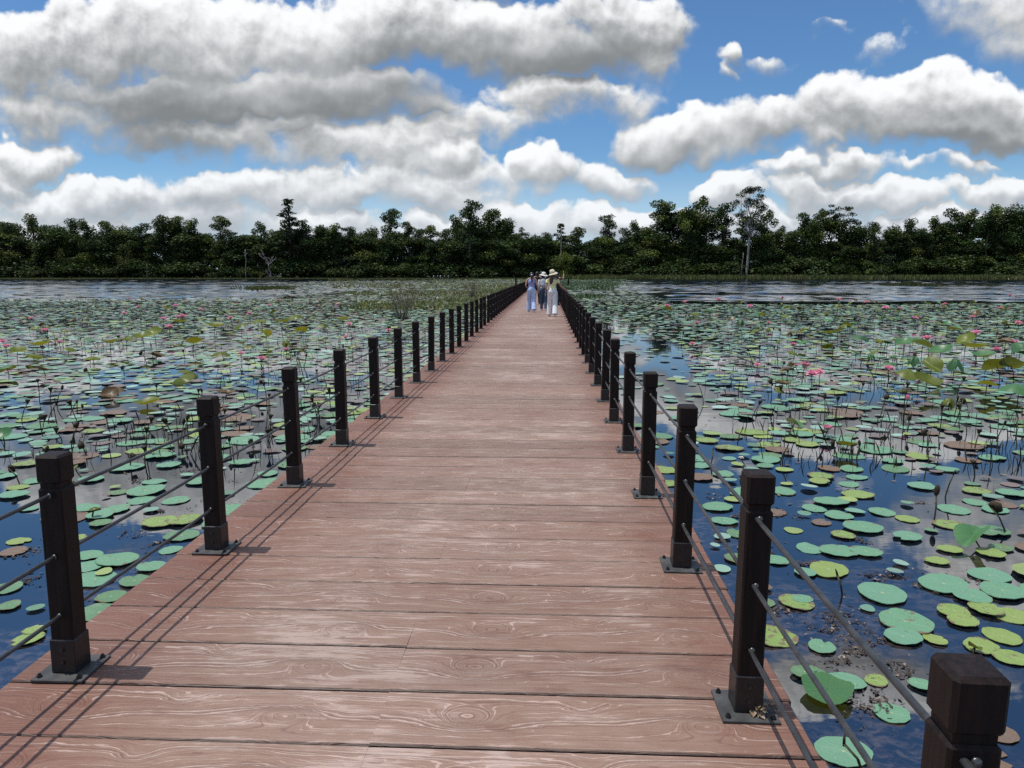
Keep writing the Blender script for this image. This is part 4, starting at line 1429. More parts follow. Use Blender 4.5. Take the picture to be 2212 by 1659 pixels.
SKY = [(-150, 470), (-110, 462), (-70, 474), (-30, 466), (0, 475), (28, 477), (67, 458), (108, 470), (150, 470), (190, 471), (232, 470), (270, 481), (308, 479), (347, 458, 'layered'), (384, 460, 'layered'), (412, 468, 'tower'), (445, 496), (477, 464, 'layered'), (503, 490, 'airy'), (530, 503), (563, 473, 'tower'),
       (590, 492), (622, 425, 'spire'), (655, 466, 'layered'), (690, 482), (716, 480, 'tower'), (738, 485, 'airy'), (758, 487), (780, 501), (803, 484), (846, 447, 'layered'), (880, 470, 'layered'), (905, 490), (930, 483), (960, 488), (985, 462, 'tower'), (1012, 425, 'layered'), (1062, 445, 'layered'),
       (1090, 462), (1108, 490), (1128, 487, 'airy'), (1152, 507), (1168, 517), (1183, 500, 'layered'), (1213, 480, 'spire'), (1250, 487), (1290, 505), (1316, 455, 'layered'), (1350, 488), (1378, 472, 'tower'), (1427, 428, 'layered'), (1465, 435, 'airy'), (1517, 418, 'tower'), (1490, 442), (1562, 437, 'layered'),
       (1658, 450, 'tower'), (1690, 482, 'tower'), (1742, 452, 'layered'), (1775, 445, 'tower'), (1822, 433, 'airy'), (1850, 470), (1890, 474, 'layered'), (1930, 480), (1965, 468, 'layered'), (2000, 475), (2030, 462), (2062, 447, 'layered'), (2100, 450), (2142, 440), (2190, 440), (2230, 450), (2280, 440), (2330, 455), (2380, 448)]
for s in SKY:
    kind = s[2] if len(s) > 2 else rt.choice(('broad', 'broad', 'layered', 'tower'))
    plan_tree(s[0] + rt.uniform(-3, 3), s[1] + rt.uniform(-2, 3), kind, rt.uniform(10, 24), {'tower': 1.0, 'spire': 1.75, 'airy': 1.0}.get(kind, rt.uniform(.85, 1.1)))
for a, b in zip(SKY, SKY[1:]):                      # the canopy between them
    plan_tree((a[0] + b[0]) / 2 + rt.uniform(-5, 5), max(a[1], b[1]) + rt.uniform(10, 26), rt.choice(('broad', 'broad', 'layered')), rt.uniform(12, 30), rt.uniform(1.15, 1.6))
px = -170
while px < 2400:                                    # the middle storey
    plan_tree(px, rt.uniform(494, 532), rt.choice(('broad', 'broad', 'broad', 'layered')), rt.uniform(10, 18), rt.uniform(1.3, 1.9))
    px += rt.uniform(17, 28)
px = -170
while px < 2400:                                    # bushes over the water's edge
    if not (1585 < px < 1640 or 575 < px < 620 or 1190 < px < 1245): plan_tree(px, rt.uniform(535, 570), 'bush', rt.uniform(7.0, 11.0), rt.uniform(1.2, 1.9))
    px += rt.uniform(30, 52)

WORD = {'broad': 'dark round crowned bank tree', 'layered': 'dark clump crowned bank tree', 'spire': 'dark pointed bank tree', 'airy': 'thin bare limbed bank tree', 'tower': 'narrow creeper hung bank tree', 'bush': 'low round shore bush'}
TREES.sort(key=lambda t: t[0] / t[1])
cnt = {}
for t in TREES:
    cnt[t[3]] = cnt.get(t[3], 0) + 1
seen = {}
for (x, y, h, kind, wide) in TREES:
    wd, cr = rt.choice(TREE_ME[kind])
    k = seen.get(kind, 0); seen[kind] = k + 1
    s = h / 26.0 if kind != 'spire' else h / 26.2
    tname = {'bush': 'bush', 'spire': 'conical_tree', 'airy': 'thin_tree', 'tower': 'creeper_tree', 'layered': 'forest_tree', 'broad': 'forest_tree'}[kind]
    t = thing(tname, '%s, %s of its kind from the left' % (WORD[kind], nth(k) if k else 'first'), 'bush' if kind == 'bush' else 'tree', (x, y, .3), rt.uniform(0, 6.28), 'bushes along the far bank' if kind == 'bush' else 'trees of the far bank')
    sx = s * wide if kind != 'bush' else s * wide * 1.15
    t.scale = (sx * rt.uniform(.92, 1.08), sx, s)
    link('trunk', wd, t); link('crown', cr, t)

# --- trees one knows apart ----------------------------------------------
def tall_pale_tree():
    rng = random.Random(8)
    w, c = MB(), MB()
    YT = SHORE + 4.5
    P = on_y(1612, 596, YT)
    T_ = on_y(1614, 404, YT)
    H = T_.z
    pts = limb(w, rng, (0, 0, -.5), (.6, 0, H * .46), .62, .40, 6, .012, 8)
    lobes = []
    def branch(a, b, r0, r1):
        limb(w, rng, a, b, r0, r1, 5, .08)
    fork = Vector((.6, 0, H * .46))
    for (dx, dz, s) in ((-3.2, .70, 1.9), (-1.2, .86, 2.2), (1.4, .96, 1.9), (3.6, .90, 2.3), (5.2, .76, 2.5), (4.6, .60, 2.4), (-5.0, .82, 1.5), (-2.6, .94, 1.8), (2.6, .68, 2.0), (6.0, .66, 1.8), (.4, .80, 2.0), (3.6, .98, 1.5), (-4.4, .68, 1.5), (6.6, .54, 1.6), (-.2, .97, 1.6)):
        e = Vector((dx * 1.05, rng.uniform(-2.5, 2.5), H * dz))
        branch(fork + Vector((0, 0, rng.uniform(-1, 2))), e, .22, .05)
        for _ in range(3):
            q = s * rng.uniform(.60, .95)
            lobes.append(((e.x + rng.gauss(0, s * .55), e.y + rng.gauss(0, s * .5), e.z + rng.gauss(0, s * .45)), (q * 1.25, q * 1.1, q * .8)))
    leaf_cloud(c, rng, lobes, 5200, .66, ((.024, .032, .016), G_DARK, (.030, .036, .018)))
    t = thing('tall_tree', 'tallest tree of the far bank, bare pale trunk and open crown', 'tree', (P.x, YT, .2), 0, 'trees of the far bank')
    w.build('trunk', M_PALE, t); c.build('crown', M_FOL, t)
    t2 = thing('slender_trunk', 'thin pale bare trunk leaning beside the tallest tree', 'tree', (P.x - 2.4, YT - .8, .2), 0)
    w2 = MB(); limb(w2, rng, (0, 0, -.5), (.5, 0, 11), .22, .10, 5, .02); w2.build('trunk', M_PALE, t2)
tall_pale_tree()

def bare_tree():
    rng = random.Random(15)
    P = on_y(597, 598, 322.5)
    w = MB()
    limb(w, rng, (0, 0, -.6), (-1.2, 0, 6.4), .38, .24, 6, .03)
    for e in ((-4.4, 12.4), (-3.0, 9.0), (1.2, 9.8), (2.4, 8.6), (-5.4, 11.0), (.4, 8.2), (2.2, 1.3), (-2.6, 3.2)):
        z0 = 6.0 if e[1] > 6 else .6
        pts = limb(w, rng, (-1.1 if z0 > 1 else 0, 0, z0), (e[0], rng.uniform(-1, 1), e[1]), .19, .08, 5, .10)
        for k in (2, 3, 4):
            q = pts[k]; limb(w, rng, q, q + Vector((rng.uniform(-1.2, 1.2), rng.uniform(-.5, .5), rng.uniform(.4, 1.6))), .11, .06, 3, .1, 5)
    t = thing('dead_tree', 'dead leafless tree with white forked branches at the water line', 'dead tree', (P.x, SHORE - 5, 0), 0)
    w.build('trunk', M_DEAD, t)
    for px, top, nm in ((551, 540, 'straight pale bare trunk standing in front of the dark wood'), (1210, 492, 'pale bare trunk rising above the trees behind the boardwalk')):
        P = on_y(px, 598, 328.0); T_ = on_y(px, top, 328.0)
        w = MB(); limb(w, rng, (0, 0, -.4), (.3, 0, T_.z), .22, .14, 6, .015)
        t = thing('bare_trunk', nm, 'trunk', (P.x, SHORE - 4 if px < 900 else 327.0, 0), 0); w.build('trunk', M_DEAD if px < 900 else M_PALE, t)
    P = on_z(320, 605.5); T_ = on_y(320, 570, P.y)
    w = MB(); limb(w, rng, (0, 0, -1), (-.15, 0, T_.z), .24, .15, 5, .02)
    t = thing('dead_stump', 'dark bare trunk standing alone in the open water', 'dead trunk', (P.x, P.y, 0), 0); w.build('trunk', M_BARK, t)
bare_tree()

def lime_bush():
    rng = random.Random(5)
    P = on_y(1217, 598, SHORE + 1)
    T_ = on_y(1217, 542, SHORE + 1)
    c, w = MB(), MB()
    H = T_.z
    lobes = []
    for i in range(16):
        a = rng.uniform(0, 6.28); r = rng.uniform(0, 5.4); z = rng.uniform(1.0, H - 2.2) * (1 - .05 * r) + .8
        s = rng.uniform(1.4, 2.4); lobes.append(((r * math.cos(a), r * math.sin(a) * .6, z), (s * 1.2, s, s)))
    leaf_cloud(c, rng, lobes, 3800, .50, (G_LIME, (.075, .095, .018), (.05, .075, .014)), 0)
    limb(w, rng, (0, 0, -.3), (0, 0, H * .5), .2, .1, 4)
    t = thing('willow_bush', 'light yellow green rounded bush at the end of the boardwalk', 'bush', (P.x, SHORE + 2.5, .1), 0)
    c.build('crown', M_FOL, t); w.build('trunk', M_BARK, t)
    for (px, top, wd, lab) in ((520, 583, 26, 'small yellow green bush low at the water line left of the dead tree'), (560, 580, 40, 'wide yellow green bush low at the water line beside the dead tree'), (135, 530, 30, 'small light green bush high in the dark wood on the far left'), (268, 530, 40, 'light green creeper mound in the dark wood behind the lone stump')):
        Y = SHORE + (1.5 if top > 560 else 4.0)
        P = on_y(px, 598, Y); T_ = on_y(px, top, Y)
        c = MB(); w = MB()
        R = wd / FPX * Y / 2; H = T_.z
        lobes = []
        for i in range(9):
            lobes.append(((rng.uniform(-.7, .7) * R, rng.uniform(-.4, .4) * R, rng.uniform(.35, .8) * H), (R * .5, R * .4, max(.5, H * .2))))
        leaf_cloud(c, rng, lobes, 900, .45, (G_OLIVE, (.055, .070, .014)), 0)
        limb(w, rng, (0, 0, -.3), (0, 0, H * .5), .14, .06, 4)
        t = thing('bush', lab, 'bush', (P.x, Y, .1), 0)
        c.build('crown', M_FOL, t); w.build('trunk', M_BARK, t)
lime_bush()

# --- twiggy shrubs standing in the water left of the walk ----------------
M_TWIG = noisy('grey_twigs', (.12, .10, .075), (.26, .22, .165), 8, .85, .2)
def water_shrub(px, foot, top, wpx, lab, seed, leafy):
    rng = random.Random(seed)
    P = on_z(px, foot); d = (P - CAMPOS).dot(FWD)
    H = (foot - top) / FPX * d; R = wpx / FPX * d / 2
    w, c = MB(), MB()
    for i in range(46):
        a = rng.uniform(0, 6.28); r = R * rng.random() ** .6
        e = Vector((r * math.cos(a), r * math.sin(a) * .8, H * rng.uniform(.55, 1.0)))
        s = Vector((e.x * .25, e.y * .25, -.1))
        pts = limb(w, rng, s, e, .012, .004, 4, .07, 4)
        for k in (2, 3):
            for _ in range(2):
                q = pts[k]; limb(w, rng, q, q + Vector((rng.uniform(-.25, .25), rng.uniform(-.2, .2), rng.uniform(.1, .4))) * H * .5, .006, .003, 2, .1, 3)
        if rng.random() < leafy:
            leaf_cloud(c, rng, [((e.x, e.y, e.z * .9), (.14, .14, .18))], 20, .07, ((.10, .10, .035), (.075, .085, .03)))
    t = thing('twiggy_shrub', lab, 'shrub', (P.x, P.y, 0), 0)
    w.build('branches', M_TWIG, t)
    if c.v: c.build('leaves', M_FOL, t)
water_shrub(868, 690, 608, 84, 'sparse twiggy shrub standing in the water, the nearer of two left of the boardwalk', 3, .5)
water_shrub(1020, 642, 606, 46, 'small twiggy shrub in the water, the farther of two left of the boardwalk', 4, .6)

# ------------------------------------------------------------------ sedge and lotus beds far off
M_SEDGE = tinted('sedge_leaves', .6, .25, .25, 1.5, trans=.2)
def blades(name, label, spots, cols, seed, wide=.05):
    """spots: x, y, height, spread"""
    rng = random.Random(seed)
    V, F, C = [], [], []
    for (x, y, h, r) in spots:
        base = Vector(rng.choice(cols)) * rng.uniform(.7, 1.3)
        for _ in range(3):
            a = rng.uniform(0, 3.14); bx, by = x + rng.gauss(0, r), y + rng.gauss(0, r)
            hh = h * rng.uniform(.5, 1.1); w = wide * rng.uniform(.6, 1.5)
            lx, ly = rng.gauss(0, .25) * hh, rng.gauss(0, .25) * hh
            o = len(V)
            dx, dy = math.cos(a) * w, math.sin(a) * w
            V += [(bx - dx, by - dy, -.05), (bx + dx, by + dy, -.05), (bx + lx * .5 + dx * .8, by + ly * .5 + dy * .8, hh * .6), (bx + lx, by + ly, hh), (bx + lx * .5 - dx * .8, by + ly * .5 - dy * .8, hh * .6)]
            F.append([o, o + 1, o + 2, o + 3, o + 4]); c = base * rng.uniform(.8, 1.2); C.append((c.x, c.y, c.z, 1))
    me = bpy.data.meshes.new(name)
    me.from_pydata(V, [], F)
    at = me.attributes.new('tint', 'FLOAT_COLOR', 'FACE'); at.data.foreach_set('color', np.array(C, dtype=np.float32).ravel())
    me.materials.append(M_SEDGE)
    tag(link(name, me), label, 'marsh plants', None, 'stuff')
def far_beds():
    rng = random.Random(66)
    s = []
    for _ in range(5200):                      # left of the walk, out to the bank
        y = 48 + 270 * rng.random() ** 1.25
        lim = -14 - (y - 60) * .30 if y > 60 else -12
        x = XL - .6 - (-(lim)) * rng.random() ** 1.15
        if nz(x, y, .06, 12.0) < -.12: continue
        s.append((x, y, rng.uniform(.12, .34) * (1 + y / 500), .25))
    blades('marsh_grass', 'tan green marsh plants filling the lake left of the boardwalk', s, ((.25, .24, .11), (.19, .21, .09), (.32, .30, .17), (.15, .17, .07)), 1, .07)
    s = []
    for _ in range(3000):                      # right of the walk
        y = 62 + 255 * rng.random() ** 1.1
        x = XR + .6 + (2.5 + (y - 60) * .115) * rng.random()
        if nz(x * .6, y * 1.6, .08, 3.0) < .04: continue
        s.append((x, y, rng.uniform(.12, .36) * (1 + y / 400), .3))
    blades('lotus_bed', 'dark green lotus bed filling the lake right of the boardwalk', s, ((.085, .14, .065), (.12, .18, .09), (.07, .11, .055), (.20, .24, .15)), 2, .10)
    s = []
    for _ in range(19000):                     # reeds under the trees
        x = rng.uniform(-260, 290)
        right = x > 6
        d = rng.random()
        y = shore_y(x) + 1.5 - (20 if right else 4) * d
        s.append((x, y, rng.uniform(1.1, 2.3) if right else rng.uniform(.35, .75), .5))
    blades('shore_reeds', 'strip of green reeds along the far bank', s, ((.095, .125, .042), (.13, .145, .055), (.075, .105, .036), (.15, .15, .07)), 3, .17)
    s = []
    c = on_z(1965, 617)
    for _ in range(900):
        t = rng.gauss(0, .33); x = c.x + t * 9.0
        s.append((x, c.y + rng.gauss(0, 1.6), max(.1, (1.0 - abs(t) * 1.1)) * rng.uniform(.3, .9), .3))
    blades('islet_sedge', 'low grassy islet of sedge in the open water on the right', s, ((.06, .075, .028), (.08, .085, .03)), 4, .10)
    s = []
    for _ in range(500):
        c = on_z(rng.gauss(575, 26), rng.gauss(623, 2.0)); s.append((c.x, c.y, rng.uniform(.15, .45), .3))
    blades('sedge_patch', 'low sedge patch in the lake left of the boardwalk', s, ((.09, .11, .03), (.13, .14, .05)), 5, .08)
far_beds()
def dead_stalks():
    rng = random.Random(88)
    s = []
    while len(s) < 1500:
        y = 9 + 55 * rng.random() ** 1.2
        x = rng.choice((-1, 1)) * rng.uniform(2.6 + .05 * y, .74 * y + 1)
        if cover(x, y) < .2 or nz(x, y, .2, 3.3) < -.1: continue
        s.append((x, y, rng.uniform(.06, .34), .18))
    blades('dead_stalks', 'thin dead lotus stalks sticking out of the water among the pads', s, ((.045, .035, .022), (.07, .055, .03), (.08, .075, .03)), 6, .006)
dead_stalks()
# ------------------------------------------------------------------ people
def cloth(name, c1, c2, rough=.85):
    return noisy(name, c1, c2, 7, rough, .2, .25)
M_SKIN = noisy('skin', (.36, .20, .135), (.44, .25, .175), 9, .5, .4)
M_HAIR = noisy('dark_hair', (.010, .007, .006), (.030, .020, .016), 30, .4, .5, stretch=(6, 6, 1))
M_BHAIR = noisy('brown_hair', (.030, .016, .010), (.065, .034, .022), 30, .4, .5, stretch=(6, 6, 1))

def fused(name, mb, m, parent, voxel=.010, smooth=3, mats=None):
    """join overlapping shapes into one continuous skin"""
    me = mb.mesh(name + '_shapes', m, True)
    o = bpy.data.objects.new(name, me); COL.objects.link(o)
    r = o.modifiers.new('join', 'REMESH'); r.mode = 'VOXEL'; r.voxel_size = voxel; r.use_smooth_shade = True
    if smooth:
        s = o.modifiers.new('even', 'SMOOTH'); s.iterations = smooth; s.factor = .5
    dg = bpy.context.evaluated_depsgraph_get()
    out = bpy.data.meshes.new_from_object(o.evaluated_get(dg))
    out.name = name
    o.modifiers.clear(); o.data = out
    out.materials.clear(); out.materials.append(m)
    out.polygons.foreach_set('use_smooth', [True] * len(out.polygons))
    o.parent = parent
    return o

def hand(b, wrist, d, side):
    """palm, four unequal bent fingers and a thumb; d = direction of the forearm"""
    wrist, d = Vector(wrist), Vector(d).normalized()
    n = Vector((side, 0, 0)); n = (n - d * n.dot(d)).normalized()      # away from the body
    k = d.cross(n).normalized()                                        # across the palm
    b.tube([wrist - d * .01, wrist + d * .03, wrist + d * .075], [.022, .027, .025], 8)
    for i, ln in enumerate((.062, .072, .068, .052)):
        o = wrist + d * .078 + k * (i - 1.5) * .0165
        b.tube([o - d * .015, o + d * ln * .5, o + d * ln * .9 - n * .014], [.0095, .0090, .0075], 6)
    o = wrist + d * .03 + k * -.024
    b.tube([o, o - k * .022 + d * .022, o - k * .026 + d * .048], [.011, .010, .008], 6)

def person(label, loc, rz, H=1.60, step=.18, arms=None, hair='pony', hair_mat=None, top=None, top_cols=None, sleeves=0.0, legs='wide', leg_mat=None, shoe=None, hat=None, group=None, low=False, turn=0.0, lean=0.0):
    t = thing('person', label, 'person', loc, rz, group)
    k = H / 1.60
    t.scale = (k, k, k)
    hipz, sh = .86, 1.315
    b = MB()
    lz = lambda z: lean * (z - hipz)
    hips = [Vector((s * .088, 0, .84)) for s in (-1, 1)]
    feet = [Vector((-.10, step, .055)), Vector((.10, -step, .075))]
    knees = [Vector((-.095, step * .62 + .03, .46)), Vector((.095, -step * .35 + .03, .455))]
    # trunk, neck, head
    b.ell((0, -.005, .88), (.158, .112, .125), 14, 10)
    b.ell((0, lz(1.03), 1.03), (.122, .088, .150), 14, 10)
    b.ell((0, lz(1.20), 1.20), (.150, .100, .165), 14, 10)
    b.tube([(-.165, lz(1.32), 1.312), (-.08, lz(1.33), 1.338), (.08, lz(1.33), 1.338), (.165, lz(1.32), 1.312)], [.044, .054, .054, .044], 10)
    hd = Vector((0, lz(1.5) + .012, 1.492))
    R = Euler((0, 0, turn)).to_matrix()
    b.tube([(0, lz(1.32), 1.30), (0, lz(1.38), 1.38), hd + Vector((0, 0, -.05))], [.056, .047, .046], 10)
    b.ell(hd, (.072, .092, .108), 14, 12, R)
    b.ell(hd + R @ Vector((0, .035, -.065)), (.048, .052, .045), 10, 8, R)
    b.tube([hd + R @ Vector((0, .088, .012)), hd + R @ Vector((0, .106, -.022)), hd + R @ Vector((0, .090, -.030))], [.008, .013, .010], 6)
    for s in (-1, 1):
        b.ell(hd + R @ Vector((s * .073, -.005, -.01)), (.012, .020, .030), 8, 6, R)
        b.ell(hd + R @ Vector((s * .030, .084, .008)), (.015, .010, .009), 8, 6, R)
    b.tube([hd + R @ Vector((-.022, .083, -.056)), hd + R @ Vector((0, .090, -.056)), hd + R @ Vector((.022, .083, -.056))], [.006, .009, .006], 6)
    arms = arms or {}
    aj = []
    for s, nm in ((-1, 'l'), (1, 'r')):
        S = Vector((s * .178, lz(1.31), 1.302))
        E, Wp = arms.get(nm, (Vector((s * .225, -.03 - s * .05, 1.04)), Vector((s * .235, .05 - s * .09, .815))))
        E, Wp = Vector(E), Vector(Wp)
        aj.append((S, E, Wp))
        b.tube([S, S.lerp(E, .5), E], [.046, .041, .034], 9)
        b.tube([E, E.lerp(Wp, .35), Wp], [.034, .035, .023], 9)
        hand(b, Wp, Wp - E, s)
    for hp, kn, ft in zip(hips, knees, feet):
        b.tube([hp + Vector((0, 0, .03)), hp.lerp(kn, .5), kn], [.088, .074, .052], 10)
        b.tube([kn, kn.lerp(ft, .35) + Vector((0, -.012, 0)), ft + Vector((0, -.01, .03))], [.052, .052, .033], 10)
        b.tube([ft + Vector((0, -.045, -.018)), ft + Vector((0, .05, -.012)), ft + Vector((0, .135, -.03))], [.034, .034, .022], 8)
    vx = .012 if not low else .022
    fused('body', b, M_SKIN, t, vx, 3)
    # trousers
    c = MB()
    flare = {'wide': (.098, .092, .098, .106), 'straight': (.094, .076, .064, .062)}[legs]
    c.ell((0, -.008, .885), (.172, .128, .125), 14, 10)
    c.tube([(0, 0, .93), (0, lz(1.0), 1.0)], [.136, .124], 14)
    for hp, kn, ft in zip(hips, knees, feet):
        an = ft + Vector((0, -.015, .015))
        c.tube([hp + Vector((0, 0, .05)), hp.lerp(kn, .5), kn, kn.lerp(an, .5), an], [flare[0], (flare[0] + flare[1]) / 2, flare[1], flare[2], flare[3]], 12)
    fused('trousers', c, leg_mat, t, vx, 2)
    # shirt
    c = MB()
    c.ell((0, lz(1.0), .985), (.148, .112, .10), 14, 10)
    c.ell((0, lz(1.05), 1.06), (.132, .099, .155), 14, 10)
    c.ell((0, lz(1.21), 1.21), (.160, .112, .150), 14, 10)
    c.tube([(-.13, lz(1.31), 1.305), (0, lz(1.32), 1.322), (.13, lz(1.31), 1.305)], [.052, .058, .052], 10)
    if sleeves:
        for S, E, Wp in aj:
            q = S.lerp(E, min(1, sleeves * 2)) if sleeves < .5 else E
            c.tube([S + (S - E) * .05, S.lerp(q, .5), q], [.060, .056, .054], 10)
            if sleeves > .5:
                c.tube([E, E.lerp(Wp, (sleeves - .5) * 1.9)], [.050, .040], 10)
    fused('shirt', c, top, t, vx, 2)
    # hair
    hm = hair_mat or M_HAIR
    c = MB()
    c.ell(hd + R @ Vector((0, -.016, .020)), (.082, .096, .102), 14, 10, R)
    c.ell(hd + R @ Vector((0, -.045, -.03)), (.074, .060, .080), 12, 8, R)
    if hair == 'pony':
        c.ell(hd + R @ Vector((0, -.105, .005)), (.026, .026, .030), 8, 6)
        c.tube([hd + R @ Vector((0, -.105, .0)), hd + R @ Vector((0, -.135, -.10)), hd + R @ Vector((.01, -.125, -.22)), hd + R @ Vector((.01, -.118, -.30))], [.026, .038, .034, .012], 10)
    elif hair == 'long':
        c.tube([hd + R @ Vector((-.01, -.07, -.02)), hd + R @ Vector((-.02, -.095, -.13)), hd + R @ Vector((-.03, -.110, -.26)), hd + R @ Vector((-.03, -.118, -.34))], [.078, .082, .070, .030], 12)
    fused('hair', c, hm, t, vx, 2)
    if hair == 'pony' and not low:
        c = MB(); c.ell(hd + R @ Vector((0, -.118, .01)), (.034, .024, .022), 10, 6); c.build('hair_clip', M_WHITE, t)
    # shoes
    if shoe:
        for ft in feet:
            c = MB()
            c.tube([ft + Vector((0, -.07, -.018)), ft + Vector((0, .0, -.008)), ft + Vector((0, .09, -.018)), ft + Vector((0, .150, -.028))], [.036, .044, .042, .026], 10)
            c.tube([ft + Vector((0, -.06, -.044)), ft + Vector((0, .135, -.044))], [.030, .032], 8)
            fused('shoe', c, shoe, t, .010, 1)
    if hat:
        brim, crown, mt, tilt = hat
        c = MB()
        n = 24
        prof = [(.0, crown), (.045, crown - .004), (.080, crown - .025), (.094, .03), (.099, .0), (brim * .7, -.012), (brim, -.042), (brim * .99, -.050), (brim * .7, -.020), (.098, -.010)]
        vs = [(r * math.cos(2 * math.pi * i / n), r * 1.08 * math.sin(2 * math.pi * i / n), z + (.014 * math.sin(4 * math.pi * i / n) if r > .12 else 0)) for r, z in prof for i in range(n)]
        fs = [(j * n + i, j * n + (i + 1) % n, (j + 1) * n + (i + 1) % n, (j + 1) * n + i) for j in range(len(prof) - 1) for i in range(n)]
        c.add(vs, fs, 0, True)
        h = c.build('sun_hat', mt, t)
        h.location = hd + R @ Vector((0, -.012, .060)); h.rotation_euler = tilt
        c = MB(); c.tube([Vector((0, 0, .004)), Vector((0, 0, .022))], [.1005, .098], 24, cap=False)
        bd = c.build('hat_band', M_STRAW2, h); bd.scale = (1, 1.08, 1)
    return t, aj, hd

M_WHITE = cloth('white_cotton', (.80, .80, .81), (.88, .88, .88))
M_STRAW = noisy('straw_hat', (.56, .48, .33), (.74, .67, .52), 30, .8, .2, .4)
M_CREAM = noisy('cream_hat', (.66, .62, .54), (.78, .75, .68), 30, .8, .2, .3)
M_STRAW2 = cloth('hat_ribbon', (.28, .25, .20), (.34, .30, .25))
M_LAV = cloth('lavender_top', (.28, .32, .56), (.36, .40, .64))
M_LBLUE = cloth('pale_blue_trousers', (.42, .53, .80), (.53, .64, .88))
M_YEL = cloth('pale_yellow_shirt', (.90, .83, .42), (.93, .88, .55))
M_JEAN = cloth('blue_jeans', (.045, .070, .115), (.085, .120, .180))
M_NAVY = cloth('navy_shirt', (.018, .022, .055), (.035, .040, .085))
M_BLACK = cloth('black_cloth', (.012, .012, .014), (.026, .026, .028))
M_GREY = cloth('light_grey_shirt', (.38, .39, .43), (.50, .51, .56))
M_SHOE = noisy('white_shoe', (.55, .55, .56), (.72, .72, .73), 12, .6, .4)
M_DSHOE = noisy('dark_shoe', (.02, .02, .02), (.05, .045, .04), 12, .6, .4)

def spot(px, py):
    p = on_z(px, py, DECK)
    return (p.x, p.y, DECK)
GRP = 'people walking along the boardwalk'
p1 = person('person in lavender top and wide pale blue trousers with dark ponytail', spot(1148, 674), .05, 1.60, .16,
            arms={'l': ((-.235, -.06, 1.06), (-.20, .10, 1.02)), 'r': ((.235, -.05, 1.05), (.28, .02, .86))}, top=M_LAV, leg_mat=M_LBLUE, shoe=M_SHOE, group=GRP)
p2 = person('person in pale yellow shirt and wide white trousers, hand on the right rail', spot(1193, 684), 0.0, 1.62, .14,
            arms={'r': ((.31, .02, 1.07), (.50, .10, .93)), 'l': ((-.23, -.06, 1.05), (-.245, .03, .83))}, hair='long', hair_mat=M_BHAIR, top=M_YEL, sleeves=.22, leg_mat=M_WHITE, shoe=M_SHOE, hat=(.172, .13, M_STRAW, (.10, -.34, .2)), group=GRP, turn=-.25)
p3 = person('person in cream sun hat and blue jeans between the two nearest walkers', spot(1174, 671), -.1, 1.56, .13,
            hair='long', top=M_WHITE, sleeves=.9, leg_mat=M_JEAN, legs='straight', shoe=M_SHOE, hat=(.195, .11, M_CREAM, (.05, .12, 0)), group=GRP)
p4 = person('person in navy shirt and black trousers half hidden by the lavender top', spot(1160, 657), .1, 1.64, .17,
            hair='short', top=M_NAVY, sleeves=.3, leg_mat=M_BLACK, legs='straight', shoe=M_DSHOE, group=GRP)
p5 = person('person in light grey shirt ahead of the cream sun hat', spot(1169, 656.5), -.05, 1.66, .15,
            hair='short', top=M_GREY, sleeves=.3, leg_mat=M_BLACK, legs='straight', shoe=M_DSHOE, group=GRP)
p6 = person('person in dark clothes raising one arm beside the right railing', spot(1204, 659), -.5, 1.60, .10,
            arms={'r': ((.27, .12, 1.33), (.23, .20, 1.56))}, hair='long', top=M_BLACK, sleeves=.15, leg_mat=M_BLACK, legs='straight', shoe=M_DSHOE, group=GRP)

def backpack(who, label, m, col2):
    t, aj, hd = who
    k = t.scale[0]
    b = MB()
    b.ell((0, -.02, .0), (.135, .075, .20), 16, 12); b.ell((0, -.06, -.06), (.105, .05, .10), 14, 10); b.ell((0, .0, .12), (.10, .06, .08), 14, 10)
    e = thing('backpack', label, 'backpack', (0, 0, 0), 0)
    fused('bag', b, m, e, .010, 2)
    c = MB()
    for s in (-1, 1):
        c.tube([(s * .075, .05, .155), (s * .085, .10, .20), (s * .09, .20, .185), (s * .095, .255, .05), (s * .10, .20, -.10)], .014, 8)
    c.build('straps', col2, e)
    q = Euler((0, 0, t.rotation_euler.z)).to_matrix() @ Vector((0, -.165 * k, 1.17 * k))
    e.location = Vector(t.location) + q
    e.rotation_euler = (0, 0, t.rotation_euler.z)
backpack(p3, 'small light grey backpack worn by the person in the cream hat', M_GREY, M_NAVY)
backpack(p4, 'black backpack worn by the person in the navy shirt', M_BLACK, M_BLACK)

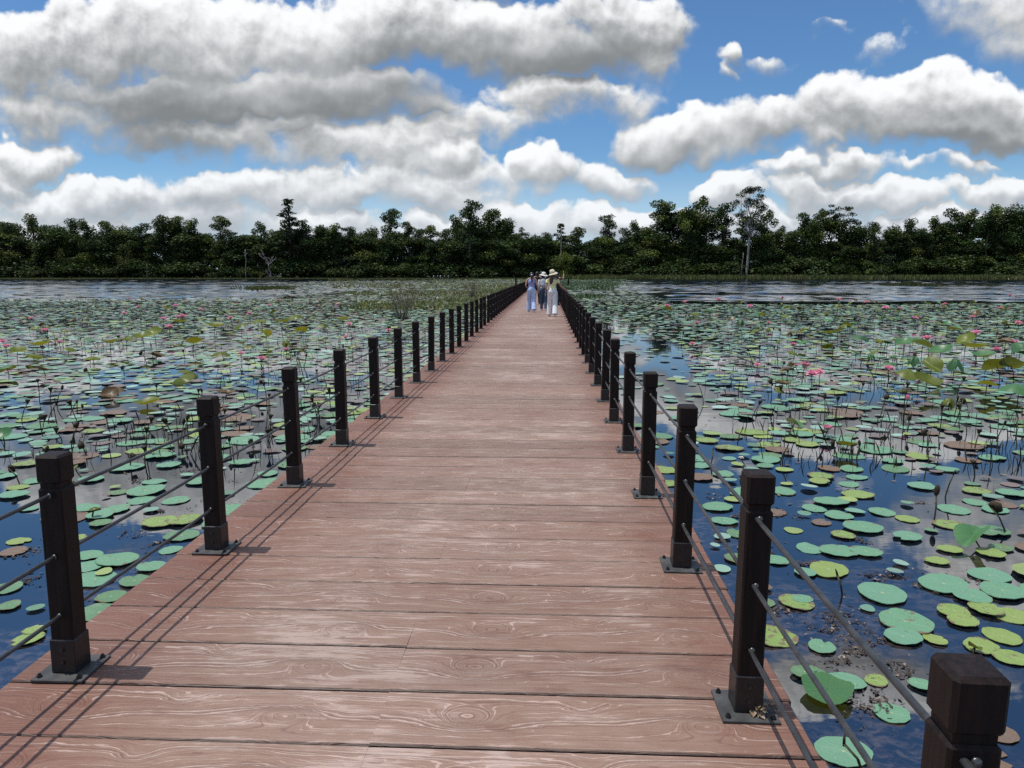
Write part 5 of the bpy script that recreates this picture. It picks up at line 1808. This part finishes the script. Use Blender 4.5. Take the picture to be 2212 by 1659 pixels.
# small figures on the far bank
far1 = person('white shirted person standing on the far bank', (0, 0, 0), 0, 1.62, .08, hair='short', top=M_WHITE, sleeves=.3, leg_mat=M_GREY, legs='straight', low=True, group='people on the far bank')[0]
far2 = person('dark shirted person standing on the far bank', (0, 0, 0), 0, 1.62, .08, hair='short', top=M_WHITE, sleeves=.6, leg_mat=M_NAVY, legs='straight', low=True, group='people on the far bank')[0]
note(far1); note(far2)
spots = [(938, 'left'), (947, 'left'), (953, 'left'), (962, 'left'), (970, 'left'), (1352, 'right'), (1399, 'right'), (1406, 'right'), (1414, 'right'), (1421, 'right')]
left_n, right_n = 0, 0
for i, (px, sd) in enumerate(spots):
    src = (far1, far2)[i % 2]
    p = on_y(px, 597, SHORE - 1.5)
    if sd == 'left':
        lab = '%s from the left in the row of white shirts left of the boardwalk' % (('first', 'second', 'third', 'fourth', 'fifth')[left_n]); left_n += 1
    else:
        lab = '%s from the left among the white shirts right of the boardwalk' % (('first', 'second', 'third', 'fourth', 'fifth')[right_n]); right_n += 1
    o = src if i < 2 else dup(src)
    o.location = (p.x, shore_y(p.x) - 2.4, .13); o.rotation_euler = (0, 0, 1.3 * i); o['label'] = 'person, ' + lab

# ------------------------------------------------------------------ small litter on the boards
M_DRY = noisy('dry_leaf', (.16, .11, .07), (.33, .26, .19), 20, .8, .2, .4)
def dry_clump():
    rng = random.Random(2)
    b = MB()
    for _ in range(16):
        a = rng.uniform(0, 6.28); L = rng.uniform(.025, .06)
        d = Vector((math.cos(a), math.sin(a), rng.uniform(-.1, .5))).normalized()
        s = d.cross(Vector((0, 0, 1))).normalized()
        o = Vector((rng.gauss(0, .018), rng.gauss(0, .018), .012 + rng.random() * .02))
        vs, fs = [], []
        for i in range(5):
            u = i / 4; w = .012 * math.sin(math.pi * min(.98, u + .06)) + .001
            c = o + d * L * u + Vector((0, 0, -.02 * u * u + rng.gauss(0, .002)))
            c.z = max(.003, c.z)
            vs += [c - s * w + Vector((0, 0, .004)), c, c + s * w + Vector((0, 0, .005))]
        for i in range(4):
            fs += [(i * 3, i * 3 + 1, i * 3 + 4, i * 3 + 3), (i * 3 + 1, i * 3 + 2, i * 3 + 5, i * 3 + 4)]
        b.add(vs, fs, 0, True)
    P = on_z(1640, 1546, DECK)
    o = b.build('dry_leaf', M_DRY); o.location = (P.x, P.y, DECK + .010)
    tag(o, 'crumpled dry brown leaf caught against the base plate of a right railing post', 'dry leaf')
    b = MB(); b.ell((0, 0, .012), (.020, .014, .012), 10, 7)
    o = b.build('pebble', noisy('pale_stone', (.36, .30, .24), (.52, .46, .38), 30, .8, .2)); P = on_z(1714, 1500, DECK - .1)
    o.location = (XR - .022, P.y + .1, DECK + .001); o.rotation_euler = (0, .2, .6)
    tag(o, 'small pale stone lying on the right edge of the boards', 'stone')
dry_clump()
